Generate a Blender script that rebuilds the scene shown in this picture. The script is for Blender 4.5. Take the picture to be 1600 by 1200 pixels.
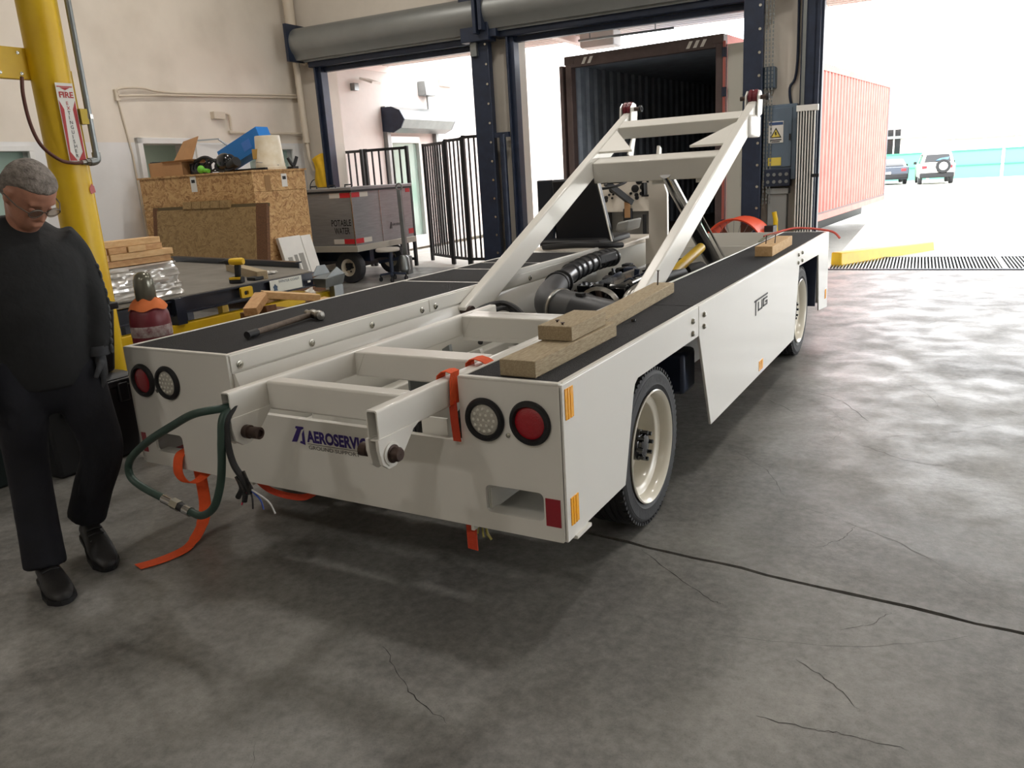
import bpy, bmesh, math, random
from mathutils import Vector, Matrix
from mathutils.geometry import tessellate_polygon
random.seed(7)
for o in list(bpy.data.objects): bpy.data.objects.remove(o, do_unlink=True)
scene = bpy.context.scene
COL = scene.collection
R = math.radians
PI = math.pi

# ---------------------------------------------------------------- camera
F_PX, YAW, PITCH, ROLL = 1242.34, -.5316, .2603, -.0607
CAM = Vector((2.1027, -2.0749, 1.4812))
_cy, _sy, _cp, _sp = math.cos(YAW), math.sin(YAW), math.cos(PITCH), math.sin(PITCH)
_f = Vector((_sy*_cp, _cy*_cp, -_sp)); _r = Vector((_cy, -_sy, 0)); _u = _r.cross(_f)
_r2 = math.cos(ROLL)*_r + math.sin(ROLL)*_u; _u2 = -math.sin(ROLL)*_r + math.cos(ROLL)*_u
cd = bpy.data.cameras.new('camera'); cam = bpy.data.objects.new('camera', cd); COL.objects.link(cam)
cam.matrix_world = Matrix(((_r2.x, _u2.x, -_f.x, CAM.x), (_r2.y, _u2.y, -_f.y, CAM.y), (_r2.z, _u2.z, -_f.z, CAM.z), (0, 0, 0, 1)))
cd.sensor_fit = 'HORIZONTAL'; cd.sensor_width = 36; cd.lens = F_PX/1600*36; cd.clip_start = .05; cd.clip_end = 500
scene.camera = cam

# ---------------------------------------------------------------- world, sun, exposure
wd = bpy.data.worlds.new('world'); scene.world = wd; wd.use_nodes = True
bg = wd.node_tree.nodes['Background']
bg.inputs[0].default_value = (.97, .985, 1, 1); bg.inputs[1].default_value = 6.4
sd = bpy.data.lights.new('sun', 'SUN'); sun = bpy.data.objects.new('sun', sd); COL.objects.link(sun)
sd.energy = 2.5; sd.angle = R(3); sd.color = (1, .96, .9)
sun.rotation_euler = (R(28), R(-30), R(0))
scene.view_settings.view_transform = 'Standard'; scene.view_settings.look = 'None'
scene.view_settings.gamma = 1; scene.view_settings.use_curve_mapping = False
scene.view_settings.exposure = 0.12
LAMP_W = 52

# ---------------------------------------------------------------- helpers
TH = .0554                                                     # the building stands turned by this against the vehicle
BM = Matrix.Rotation(TH, 4, 'Z')                               # building frame -> world
def lin(c):
    return tuple((x/255/12.92 if x/255 <= .04045 else ((x/255+.055)/1.055)**2.4) for x in c) + (1,)
def mat(name, rgb, rough=.5, metal=0., var=.0, vscale=6., bump=0., bscale=40., spec=.5, rgb2=None, stretch=None, coat=0., emit=None, trans=0.):
    m = bpy.data.materials.new(name); m.use_nodes = True; nt = m.node_tree; N = nt.nodes; L = nt.links
    p = N['Principled BSDF']; c = lin(rgb)
    p.inputs['Base Color'].default_value = c; p.inputs['Roughness'].default_value = rough; p.inputs['Metallic'].default_value = metal
    p.inputs['Specular IOR Level'].default_value = spec; p.inputs['Coat Weight'].default_value = coat
    p.inputs['Transmission Weight'].default_value = trans
    if emit: p.inputs['Emission Color'].default_value = lin(emit[0]); p.inputs['Emission Strength'].default_value = emit[1]
    tc = N.new('ShaderNodeTexCoord'); src = tc.outputs['Object']
    if stretch:
        mp = N.new('ShaderNodeMapping'); mp.inputs['Scale'].default_value = stretch; L.new(src, mp.inputs[0]); src = mp.outputs[0]
    if var or rgb2:
        n = N.new('ShaderNodeTexNoise'); n.inputs['Scale'].default_value = vscale; n.inputs['Detail'].default_value = 6; n.inputs['Roughness'].default_value = .62
        L.new(src, n.inputs['Vector'])
        rp = N.new('ShaderNodeValToRGB'); rp.color_ramp.elements[0].position = .3; rp.color_ramp.elements[1].position = .7
        a = lin(rgb2) if rgb2 else tuple(x*(1-var) for x in c[:3]) + (1,)
        bcol = c if rgb2 else tuple(min(1, x*(1+var)) for x in c[:3]) + (1,)
        rp.color_ramp.elements[0].color = a; rp.color_ramp.elements[1].color = bcol
        L.new(n.outputs['Fac'], rp.inputs[0]); L.new(rp.outputs[0], p.inputs['Base Color'])
    if bump:
        n2 = N.new('ShaderNodeTexNoise'); n2.inputs['Scale'].default_value = bscale; n2.inputs['Detail'].default_value = 4
        L.new(src, n2.inputs['Vector'])
        bp = N.new('ShaderNodeBump'); bp.inputs['Strength'].default_value = bump; bp.inputs['Distance'].default_value = .01
        L.new(n2.outputs['Fac'], bp.inputs['Height']); L.new(bp.outputs[0], p.inputs['Normal'])
    return m

class MB:
    """collects geometry; build() links it as ONE mesh object"""
    def __init__(s, M=None): s.v = []; s.f = []; s.M = M
    def add(s, vs, fs):
        o = len(s.v); s.v += [Vector(v) for v in vs]; s.f += [tuple(i+o for i in f) for f in fs]; return s
    def box(s, x0, y0, z0, x1, y1, z1):
        return s.add([(x0,y0,z0),(x1,y0,z0),(x1,y1,z0),(x0,y1,z0),(x0,y0,z1),(x1,y0,z1),(x1,y1,z1),(x0,y1,z1)],
                     [(0,3,2,1),(4,5,6,7),(0,1,5,4),(1,2,6,5),(2,3,7,6),(3,0,4,7)])
    def hexa(s, p):                                            # 8 corners: bottom ring then top ring
        return s.add(p, [(0,3,2,1),(4,5,6,7),(0,1,5,4),(1,2,6,5),(2,3,7,6),(3,0,4,7)])
    def obox(s, c, size, rz=0, rx=0, ry=0):
        Mx = Matrix.Translation(c) @ Matrix.Rotation(rz, 4, 'Z') @ Matrix.Rotation(ry, 4, 'Y') @ Matrix.Rotation(rx, 4, 'X')
        a, b_, c_ = [x/2 for x in size]
        return s.hexa([Mx @ Vector(v) for v in ((-a,-b_,-c_),(a,-b_,-c_),(a,b_,-c_),(-a,b_,-c_),(-a,-b_,c_),(a,-b_,c_),(a,b_,c_),(-a,b_,c_))])
    def bar(s, p, q, w, h, up=(0,0,1)):
        p = Vector(p); q = Vector(q); d = (q-p).normalized(); up = Vector(up)
        sd_ = d.cross(up).normalized(); u = sd_.cross(d)
        a = sd_*w/2; b_ = u*h/2
        return s.hexa([p-a-b_, p+a-b_, q+a-b_, q-a-b_, p-a+b_, p+a+b_, q+a+b_, q-a+b_])
    def ring(s, c, ax, r, n, ph=0):
        ax = Vector(ax).normalized(); t = Vector((0,0,1)) if abs(ax.z) < .9 else Vector((1,0,0))
        a = ax.cross(t).normalized(); b_ = ax.cross(a); c = Vector(c)
        return [c + a*r*math.cos(ph+2*PI*i/n) + b_*r*math.sin(ph+2*PI*i/n) for i in range(n)]
    def loft(s, rings, cap=True):
        n = len(rings[0]); vs = [v for r in rings for v in r]; fs = []
        for k in range(len(rings)-1):
            for i in range(n): fs.append((k*n+i, k*n+(i+1) % n, (k+1)*n+(i+1) % n, (k+1)*n+i))
        if cap: fs.append(tuple(range(n))[::-1]); fs.append(tuple((len(rings)-1)*n+i for i in range(n)))
        return s.add(vs, fs)
    def cyl(s, p, q, r, r2=None, n=16, cap=True):
        p = Vector(p); q = Vector(q); d = q-p
        return s.loft([s.ring(p, d, r, n), s.ring(q, d, r if r2 is None else r2, n)], cap)
    def lathe(s, prof, c, ax, n=32, cap=True):
        c = Vector(c); ax = Vector(ax).normalized()
        return s.loft([s.ring(c+ax*h, ax, max(r, 1e-4), n) for r, h in prof], cap)
    def tube(s, path, r, n=10, cap=True, rs=None):
        P = [Vector(p) for p in path]; rings = []; pa = None
        for i, p in enumerate(P):
            d = (P[min(i+1, len(P)-1)]-P[max(i-1, 0)]).normalized()
            if pa is None:
                t = Vector((0,0,1)) if abs(d.z) < .9 else Vector((1,0,0)); a = d.cross(t).normalized()
            else: a = (pa - d*pa.dot(d)).normalized()
            pa = a; b_ = d.cross(a); rr = rs[i] if rs else r
            rings.append([p + a*rr*math.cos(2*PI*k/n) + b_*rr*math.sin(2*PI*k/n) for k in range(n)])
        return s.loft(rings, cap)
    def plate(s, outer, o, u, v, t, holes=()):
        o = Vector(o); u = Vector(u); v = Vector(v); w = u.cross(v).normalized()*t
        loops = [[Vector((a, b_, 0)) for a, b_ in l] for l in [outer]+list(holes)]
        tris = tessellate_polygon(loops); flat = [p for l in loops for p in l]; n = len(flat)
        base = [o+u*p.x+v*p.y for p in flat]
        fs = [tuple(tr) for tr in tris] + [tuple(i+n for i in tr)[::-1] for tr in tris]
        k = 0
        for l in loops:
            m = len(l)
            for i in range(m): fs.append((k+i, k+(i+1) % m, k+(i+1) % m+n, k+i+n))
            k += m
        return s.add(base+[p+w for p in base], fs)
    def sphere(s, c, r, n=16, m=10, sc=(1,1,1)):
        c = Vector(c); rings = []
        for j in range(m+1):
            ph = -PI/2 + PI*j/m; rr = max(math.cos(ph), .01)
            rings.append([c + Vector((r*rr*math.cos(2*PI*i/n)*sc[0], r*rr*math.sin(2*PI*i/n)*sc[1], r*math.sin(ph)*sc[2])) for i in range(n)])
        return s.loft(rings)
    def mesh(s, name):
        me = bpy.data.meshes.new(name)
        vs = [s.M @ v for v in s.v] if s.M else s.v
        me.from_pydata([tuple(v) for v in vs], [], s.f)
        bm = bmesh.new(); bm.from_mesh(me); bmesh.ops.recalc_face_normals(bm, faces=bm.faces); bm.to_mesh(me); bm.free()
        return me
    def build(s, name, m, parent=None, smooth=35, bevel=0, label=None, seg=2):
        me = s.mesh(name); me.materials.append(m)
        return link(name, me, parent, smooth, bevel, label, seg)
def link(name, me, parent=None, smooth=35, bevel=0, label=None, seg=2):
    if smooth:
        me.polygons.foreach_set('use_smooth', [True]*len(me.polygons)); me.set_sharp_from_angle(angle=R(smooth))
    o = bpy.data.objects.new(name, me); COL.objects.link(o)
    if parent is not None: adopt(o, parent)
    if bevel:
        b_ = o.modifiers.new('bevel', 'BEVEL'); b_.width = bevel; b_.segments = seg; b_.limit_method = 'ANGLE'; b_.angle_limit = R(40)
        b_.harden_normals = False
    if label: o['label'] = label
    return o
WM = {}
def adopt(o, parent):
    o.parent = parent; o.matrix_parent_inverse = WM.get(parent.name, Matrix.Identity(4)).inverted()
def tag(o, label, cat, group=None, kind=None):
    if label: o['label'] = label
    if cat: o['category'] = cat
    if group: o['group'] = group
    if kind: o['kind'] = kind
    return o
def thing(name, loc, label, cat, group=None, M=None):
    o = bpy.data.objects.new(name, None); COL.objects.link(o); o.empty_display_size = .1
    p = Vector(loc); p = M @ p if M else p
    o.location = p; WM[o.name] = Matrix.Translation(p)
    return tag(o, label, cat, group)
def struct(o, label=None):
    o['kind'] = 'structure'
    if label: o['label'] = label
    return o
def copy_tree(root, dx, parent=None, label=None):
    """copy of a thing and its parts moved by dx (world)"""
    r = root.copy(); COL.objects.link(r)
    if parent is None: r.location = root.location + Vector(dx)
    else: r.parent = parent
    if label: r['label'] = label
    for ch in list(root.children): copy_tree(ch, (0,0,0), r)
    return r
def text(body, name, m, parent, o, u, v, size=None, width=None, bold=0., ext=.0008, M=None, spacing=1., align='LEFT', shear=0):
    cu = bpy.data.curves.new(name, 'FONT'); cu.body = body; cu.size = 1; cu.offset = bold; cu.space_character = spacing; cu.align_x = align; cu.shear = shear
    cu.resolution_u = 3
    t = bpy.data.objects.new(name+'_tmp', cu); COL.objects.link(t)
    dg = bpy.context.evaluated_depsgraph_get(); me = bpy.data.meshes.new_from_object(t.evaluated_get(dg))
    bpy.data.objects.remove(t, do_unlink=True); bpy.data.curves.remove(cu)
    xs = [q.co.x for q in me.vertices]; w0 = max(xs)-min(xs); k = size if size else width/w0; kx = width/w0 if width else k
    u = Vector(u); v = Vector(v); w = u.cross(v).normalized(); o = Vector(o)
    for q in me.vertices:
        x, y = q.co.x, q.co.y
        P = o + u*x*kx + v*y*k + w*ext
        q.co = (M @ P) if M else P
    me.materials.clear(); me.materials.append(m)
    return link(name, me, parent, None)
def bez(pts, n=8):
    """Catmull-Rom through points"""
    P = [Vector(p) for p in pts]; out = []
    for i in range(len(P)-1):
        p0 = P[max(i-1, 0)]; p1 = P[i]; p2 = P[i+1]; p3 = P[min(i+2, len(P)-1)]
        for k in range(n):
            t = k/n; out.append(.5*((2*p1)+(p2-p0)*t+(2*p0-5*p1+4*p2-p3)*t*t+(3*p1-p0-3*p2+p3)*t*t*t))
    return out+[P[-1]]

# ---------------------------------------------------------------- materials
def concrete(name, a, b_, rough0, rough1, cracks=True):
    m = bpy.data.materials.new(name); m.use_nodes = True; N = m.node_tree.nodes; L = m.node_tree.links; p = N['Principled BSDF']
    tc = N.new('ShaderNodeTexCoord')
    def noise(s, d, r=.6, dist=0.):
        n = N.new('ShaderNodeTexNoise'); n.inputs['Scale'].default_value = s; n.inputs['Detail'].default_value = d; n.inputs['Roughness'].default_value = r
        n.inputs['Distortion'].default_value = dist; L.new(tc.outputs['Object'], n.inputs['Vector']); return n
    n1 = noise(.9, 8, .62, .6); n2 = noise(24, 9, .72); n3 = noise(190, 3)
    mx = N.new('ShaderNodeMix'); mx.data_type = 'FLOAT'; mx.inputs[0].default_value = .45; L.new(n1.outputs['Fac'], mx.inputs[2]); L.new(n2.outputs['Fac'], mx.inputs[3])
    rp = N.new('ShaderNodeValToRGB'); e = rp.color_ramp.elements; e[0].position = .34; e[0].color = lin(a); e[1].position = .66; e[1].color = lin(b_)
    L.new(mx.outputs[0], rp.inputs[0]); out = rp.outputs[0]
    # speckle of grit
    r3 = N.new('ShaderNodeValToRGB'); r3.color_ramp.elements[0].position = .30; r3.color_ramp.elements[0].color = (.62,.62,.62,1); r3.color_ramp.elements[1].position = .42; r3.color_ramp.elements[1].color = (1,1,1,1)
    L.new(n3.outputs['Fac'], r3.inputs[0])
    m1 = N.new('ShaderNodeMix'); m1.data_type = 'RGBA'; m1.blend_type = 'MULTIPLY'; m1.inputs[0].default_value = .8; L.new(out, m1.inputs[6]); L.new(r3.outputs[0], m1.inputs[7]); out = m1.outputs[2]
    if cracks:
        vo = N.new('ShaderNodeTexVoronoi'); vo.feature = 'DISTANCE_TO_EDGE'; vo.inputs['Scale'].default_value = .55
        nd = noise(2.2, 5); ad = N.new('ShaderNodeVectorMath'); ad.operation = 'MULTIPLY_ADD'; ad.inputs[1].default_value = (.45,.45,0)
        L.new(nd.outputs['Color'], ad.inputs[0]); L.new(tc.outputs['Object'], ad.inputs[2]); L.new(ad.outputs[0], vo.inputs['Vector'])
        rc = N.new('ShaderNodeValToRGB'); rc.color_ramp.elements[0].position = .0; rc.color_ramp.elements[0].color = (.35,.35,.35,1); rc.color_ramp.elements[1].position = .0045; rc.color_ramp.elements[1].color = (1,1,1,1)
        L.new(vo.outputs['Distance'], rc.inputs[0])
        msk = noise(.6, 2); rm = N.new('ShaderNodeValToRGB'); rm.color_ramp.elements[0].position = .58; rm.color_ramp.elements[1].position = .66; L.new(msk.outputs['Fac'], rm.inputs[0])
        m2 = N.new('ShaderNodeMix'); m2.data_type = 'RGBA'; m2.blend_type = 'MULTIPLY'; L.new(rm.outputs[0], m2.inputs[0]); L.new(out, m2.inputs[6]); L.new(rc.outputs[0], m2.inputs[7]); out = m2.outputs[2]
    L.new(out, p.inputs['Base Color'])
    mr = N.new('ShaderNodeMapRange'); mr.inputs[1].default_value = .35; mr.inputs[2].default_value = .65; mr.inputs[3].default_value = rough0; mr.inputs[4].default_value = rough1
    n4 = noise(3.2, 4, .55, .3); L.new(n4.outputs['Fac'], mr.inputs[0]); L.new(mr.outputs[0], p.inputs['Roughness'])
    bp = N.new('ShaderNodeBump'); bp.inputs['Strength'].default_value = .12; bp.inputs['Distance'].default_value = .01; L.new(n2.outputs['Fac'], bp.inputs['Height']); L.new(bp.outputs[0], p.inputs['Normal'])
    return m
def wallpaint(name, low, high, z):
    """two coats: one colour up to z, another above"""
    m = bpy.data.materials.new(name); m.use_nodes = True; N = m.node_tree.nodes; L = m.node_tree.links; p = N['Principled BSDF']
    tc = N.new('ShaderNodeTexCoord'); sp = N.new('ShaderNodeSeparateXYZ'); L.new(tc.outputs['Object'], sp.inputs[0])
    gt = N.new('ShaderNodeMath'); gt.operation = 'GREATER_THAN'; gt.inputs[1].default_value = z; L.new(sp.outputs[2], gt.inputs[0])
    mx = N.new('ShaderNodeMix'); mx.data_type = 'RGBA'; mx.inputs[6].default_value = lin(low); mx.inputs[7].default_value = lin(high); L.new(gt.outputs[0], mx.inputs[0])
    n = N.new('ShaderNodeTexNoise'); n.inputs['Scale'].default_value = 1.6; n.inputs['Detail'].default_value = 7; L.new(tc.outputs['Object'], n.inputs['Vector'])
    r = N.new('ShaderNodeValToRGB'); r.color_ramp.elements[0].position = .3; r.color_ramp.elements[0].color = (.82,.81,.79,1); r.color_ramp.elements[1].position = .6; r.color_ramp.elements[1].color = (1,1,1,1)
    L.new(n.outputs['Fac'], r.inputs[0])
    mm = N.new('ShaderNodeMix'); mm.data_type = 'RGBA'; mm.blend_type = 'MULTIPLY'; mm.inputs[0].default_value = .7; L.new(mx.outputs[2], mm.inputs[6]); L.new(r.outputs[0], mm.inputs[7]); L.new(mm.outputs[2], p.inputs['Base Color'])
    p.inputs['Roughness'].default_value = .55
    bp = N.new('ShaderNodeBump'); bp.inputs['Strength'].default_value = .1; bp.inputs['Distance'].default_value = .02; L.new(n.outputs['Fac'], bp.inputs['Height']); L.new(bp.outputs[0], p.inputs['Normal'])
    return m
def osb(name, a, b_, c_):
    m = bpy.data.materials.new(name); m.use_nodes = True; N = m.node_tree.nodes; L = m.node_tree.links; p = N['Principled BSDF']
    tc = N.new('ShaderNodeTexCoord'); nd = N.new('ShaderNodeTexNoise'); nd.inputs['Scale'].default_value = 5; nd.inputs['Detail'].default_value = 3; L.new(tc.outputs['Object'], nd.inputs['Vector'])
    ad = N.new('ShaderNodeVectorMath'); ad.operation = 'MULTIPLY_ADD'; ad.inputs[1].default_value = (.35,.35,.35); L.new(nd.outputs['Color'], ad.inputs[0]); L.new(tc.outputs['Object'], ad.inputs[2])
    mp = N.new('ShaderNodeMapping'); mp.inputs['Scale'].default_value = (1,1,1.8); L.new(ad.outputs[0], mp.inputs[0])
    vo = N.new('ShaderNodeTexVoronoi'); vo.inputs['Scale'].default_value = 24; L.new(mp.outputs[0], vo.inputs['Vector'])
    n = N.new('ShaderNodeTexNoise'); n.inputs['Scale'].default_value = 38; n.inputs['Detail'].default_value = 5; n.inputs['Distortion'].default_value = 1.5; L.new(mp.outputs[0], n.inputs['Vector'])
    mx = N.new('ShaderNodeMix'); mx.data_type = 'FLOAT'; mx.inputs[0].default_value = .55; sp = N.new('ShaderNodeSeparateColor'); L.new(vo.outputs['Color'], sp.inputs[0]); L.new(sp.outputs[0], mx.inputs[2]); L.new(n.outputs['Fac'], mx.inputs[3])
    r = N.new('ShaderNodeValToRGB'); e = r.color_ramp.elements; e[0].position = .22; e[0].color = lin(a); e[1].position = .8; e[1].color = lin(c_); k = e.new(.45); k.color = lin(b_)
    L.new(mx.outputs[0], r.inputs[0]); L.new(r.outputs[0], p.inputs['Base Color']); p.inputs['Roughness'].default_value = .7
    return m
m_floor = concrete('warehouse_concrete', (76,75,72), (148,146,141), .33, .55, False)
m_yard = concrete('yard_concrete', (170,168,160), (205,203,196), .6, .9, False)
m_wallL = wallpaint('left_wall_paint', (222,222,222), (224,215,202), 2.16)
m_wallB = mat('cream_wall_paint', (214,206,194), .55, var=.06, vscale=1.5, bump=.08, bscale=6)
m_ceil = mat('ceiling_paint', (210,206,198), .8, var=.05)
m_white = mat('vehicle_white_paint', (226,224,217), .28, coat=.25, var=.012, vscale=2)
m_whiteg = mat('vehicle_white_inner', (220,218,210), .35, var=.03, vscale=3)
m_cream = mat('rim_cream_paint', (222,216,200), .25, coat=.3)
m_grip = mat('antislip_black', (44,44,47), .85, bump=1., bscale=220, rgb2=(20,20,22), vscale=130)
m_black = mat('black_rubber', (22,23,26), .55)
m_blackg = mat('black_gloss', (14,16,20), .18, coat=.3)
m_tyre = mat('tyre_rubber', (44,45,48), .62, var=.25, vscale=12, bump=.15, bscale=60)
m_steel = mat('bare_steel', (150,148,142), .32, 1., var=.2, vscale=20)
m_zinc = mat('zinc_bolt', (190,188,178), .25, 1.)
m_darksteel = mat('dark_blue_steel', (38,47,66), .4, .2, var=.2, vscale=8)
m_rust = mat('rusty_pin', (74,60,54), .5, .6, var=.3, vscale=30)
m_red = mat('red_lens', (165,18,34), .2, coat=.5, bump=.3, bscale=300)
m_clear = mat('clear_led_lens', (188,184,172), .2, coat=.5, bump=.9, bscale=130)
m_amber = mat('amber_reflector', (255,176,16), .25, coat=.4)
m_redrefl = mat('red_reflector', (150,24,40), .3, coat=.3)
m_purple = mat('purple_ink', (58,40,120), .4)
m_ink = mat('black_ink', (28,28,32), .5)
m_timber = mat('weathered_timber', (184,168,138), .8, rgb2=(146,128,100), vscale=14, stretch=(14,2,14), bump=.4, bscale=30)
m_pine = mat('fresh_pine', (205,165,118), .7, rgb2=(178,132,86), vscale=6, stretch=(8,3,8), bump=.1)
m_pine2 = mat('pale_pine', (216,182,134), .7, rgb2=(196,155,106), vscale=6, stretch=(8,3,8), bump=.1)
m_brownwood = mat('brown_wood', (120,82,52), .7, rgb2=(90,60,38), vscale=8, stretch=(8,3,8))
m_orange = mat('orange_webbing', (238,92,40), .75, bump=.4, bscale=200, var=.08, vscale=30)
m_orangered = mat('red_orange_webbing', (208,70,40), .75, bump=.4, bscale=200)
m_hose = mat('green_hose', (44,66,58), .45, var=.1, vscale=30)
m_yellow = mat('safety_yellow', (232,196,24), .4, rgb2=(214,170,18), vscale=3, bump=.05)
m_maroon = mat('maroon_polyurethane', (104,28,40), .35)
m_chrome = mat('chrome_rod', (200,200,200), .15, 1.)
m_osb = osb('osb_board', (138,98,58), (188,146,96), (214,178,126))
m_osb2 = osb('osb_board_light', (150,104,60), (206,164,112), (228,192,142))
m_osbd = osb('osb_board_dull', (126,100,62), (150,122,80), (168,140,96))
m_alu = mat('brushed_aluminium', (148,150,152), .42, .6, var=.12, vscale=4, stretch=(1,1,12))
m_galv = mat('galvanised_steel', (136,140,140), .4, .8, var=.1, vscale=5)
m_glassg = mat('green_tint_glass', (190,214,204), .08, trans=.55)
m_plwhite = mat('white_plastic', (224,222,216), .5, var=.04)
m_skin = mat('skin', (172,122,100), .5, var=.12, vscale=25)
m_hair = mat('grey_hair', (150,142,134), .8, rgb2=(84,76,70), vscale=38, bump=.6, bscale=120)
m_shirt = mat('black_cloth', (22,24,26), .85, var=.3, vscale=7, bump=1., bscale=9)
m_trouser = mat('navy_trousers', (17,19,28), .9, var=.3, vscale=7, bump=1., bscale=8)
m_glove = mat('grey_glove', (58,60,64), .85, var=.2, vscale=30)
m_shoe = mat('black_leather', (24,23,24), .5, bump=.2, bscale=30)
m_card = mat('cardboard', (184,142,100), .8, var=.08, vscale=6)
m_blue = mat('blue_carton', (30,122,206), .5)
m_corr = mat('container_red', (192,112,102), .6, rgb2=(180,92,84), vscale=3)
m_corrin = mat('container_inside', (142,152,164), .6, rgb2=(118,126,138), vscale=5)
m_green = mat('green_fence_sheet', (92,168,134), .6)
# ================================================================ SETTING (building frame)
def jointy(x): return .6276-.135*(x-1.036)
fb = MB(BM).box(-7.75, -8, -.3, 9.2, 9.0, -.2).build('floor', m_floor, smooth=None); struct(fb, 'worn grey concrete warehouse floor with a control joint')
xs = [-7.75+i*(16.95/180) for i in range(181)]
wob = [random.uniform(-.007, .007) for _ in xs]; wob2 = [random.uniform(-.005, .005) for _ in xs]
near = [(-7.75, -8), (9.2, -8)] + [(x, jointy(x)-.009+w) for x, w in zip(xs, wob)][::-1]
far = [(x, jointy(x)+.009+w+v) for x, w, v in zip(xs, wob, wob2)] + [(9.2, 8.97), (-7.75, 8.97)]
for pl_ in (near, far):
    MB(BM).plate(pl_, (0,0,-.2), (1,0,0), (0,1,0), .2).build('concrete_slab', m_floor, fb, smooth=None)

CRACKS = [[(1.735,.156),(1.827,.094),(1.936,-.018)],[(1.833,-.147),(1.925,-.13),(2.061,-.124)],[(1.218,3.152),(1.454,2.997),(1.678,2.6)],[(1.044,.652),(1.374,.409),(1.452,.373)],[(.523,-.321),(.743,-.476),(.929,-.546)],[(1.685,-.16),(1.848,-.14)],[(1.624,2.234),(1.912,2.037),(2.078,2.026)],[(1.004,2.926),(1.295,2.622)]]
m_crack = mat('crack_dark', (48,46,43), .8)
def crack(pts, w=.004):
    P_ = bez([Vector((x,y,.0006)) for x, y in pts], 10); Q = []
    for i, p in enumerate(P_):
        d_ = (P_[min(i+1,len(P_)-1)]-P_[max(i-1,0)]).normalized(); n_ = Vector((-d_.y,d_.x,0)); k = w*random.uniform(.3,1)*min(1, i/4+.2, (len(P_)-1-i)/4+.2); p = p+n_*random.uniform(-.006,.006); Q += [p-n_*k/2, p+n_*k/2]
    MB().add(Q, [(2*i,2*i+1,2*i+3,2*i+2) for i in range(len(P_)-1)]).build('floor_crack', m_crack, fb, smooth=None)
for c_ in CRACKS: crack(c_)
for k in range(26):
    a = random.uniform(0, PI); L_ = random.uniform(.15,.9); x, y = random.uniform(.2,3.2), random.uniform(-1.2,5.5)
    if x < 1.2 and y > .0: x += 1.2
    crack([(x,y),(x+L_*.5*math.cos(a),y+L_*.5*math.sin(a)),(x+L_*math.cos(a+.15),y+L_*math.sin(a+.15))], random.uniform(.0012,.003))
# left wall
wl = MB(BM).plate([(-8,0),(9.25,0),(9.25,6.3),(-8,6.3)], (-7.75,0,0), (0,1,0), (0,0,1), .25,
    holes=[[(5.66,.01),(6.46,.01),(6.46,2.14),(5.66,2.14)], [(3.0,1.2),(4.06,1.2),(4.06,2.05),(3.0,2.05)], [(7.6,1.25),(8.64,1.25),(8.64,2.06),(7.6,2.06)]]).build('wall_left', m_wallL, smooth=None)
struct(wl, 'cream wall with white lower coat on the left')
# office room behind it
m_office = mat('office_wall_green', (178,188,172), .7)
struct(MB(BM).plate([(2,-.05),(9.25,-.05),(9.25,2.7),(2,2.7)], (-10.2,0,0), (0,1,0), (0,0,1), .1).build('wall_office', m_office, smooth=None))
struct(MB(BM).box(-10.2,2,2.6,-7.75,9.25,2.7).build('ceiling_office', m_ceil, smooth=None))
struct(MB(BM).box(-10.2,2,-.1,-7.75,9.25,0).build('floor_office', m_floor, smooth=None))
struct(MB(BM).box(-10.2,1.9,0,-7.75,2,2.7).box(-10.2,9.25,0,-7.75,9.35,2.7).build('wall_office_side', m_office, smooth=None))
t = thing('office_fill_lamp', (-8.9,6.6,2.56), 'unseen fill lamp added to brighten the office behind the left wall', 'lamp', M=BM)  # added lamp, out of view, lifts the otherwise dim office
MB(BM).box(-9.3,6.3,2.52,-8.5,6.9,2.6).build('housing', m_plwhite, t)
def lamp(loc, w, size, parent=None, M=BM, col=(1,.945,.88)):
    ld = bpy.data.lights.new('lamp_light', 'AREA'); ld.shape = 'DISK'; ld.size = size; ld.energy = w; ld.color = col
    o = bpy.data.objects.new('lamp_light', ld); COL.objects.link(o); o.location = (M @ Vector(loc)) if M else loc
    if parent is not None: adopt(o, parent)
    return o
lamp((-8.9,6.6,2.5), 26, .5, t)
# door and window furniture of the left wall
d = thing('door_1', (-7.5,6.0,0), None, None, M=BM); struct(d, 'open white office door in the left wall')
m_door = mat('white_door_paint', (222,222,220), .45)
MB(BM).box(-7.52,5.58,0,-7.44,5.66,2.22).box(-7.52,6.46,0,-7.44,6.54,2.22).box(-7.52,5.58,2.14,-7.44,6.54,2.22).build('door_frame', m_door, d, bevel=.006)
lf = MB(BM).obox((-7.36,6.98,1.08), (.045,.9,2.1), rz=-.14).build('door_leaf', m_door, d, bevel=.005)
MB(BM).cyl((-7.28,7.3,1.02),(-7.22,7.3,1.02),.02).build('door_handle', m_zinc, lf)
MB(BM).bar((-7.4,6.5,2.18),(-7.28,6.85,2.2),.02,.02).bar((-7.28,6.85,2.2),(-7.33,7.05,2.12),.02,.02).build('door_closer', m_galv, d)
def window(n, y0, y1, z0, z1, lab):
    w_ = thing('window_%d' % n, (-7.5,(y0+y1)/2,z0), None, None, M=BM); struct(w_, lab)
    f = MB(BM)
    for a in ((y0-.06,z0-.06,y1+.06,z0),(y0-.06,z1,y1+.06,z1+.06),(y0-.06,z0,y0,z1),(y1,z0,y1+.06,z1)): f.box(-7.54,a[0],a[1],-7.46,a[2],a[3])
    f.box(-7.6,(y0+y1)/2-.015,z0,-7.56,(y0+y1)/2+.015,z1)
    f.build('window_frame', m_door, w_, bevel=.004)
    for k in range(2):
        a = y0+(y1-y0)*k/2; b_ = y0+(y1-y0)*(k+1)/2
        MB(BM).box(-7.605,a,z0,-7.595,b_,z1).build('pane', m_glassg, w_, smooth=None)
window(1, 3.0, 4.06, 1.2, 2.05, 'white framed office window at the far left')
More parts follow.
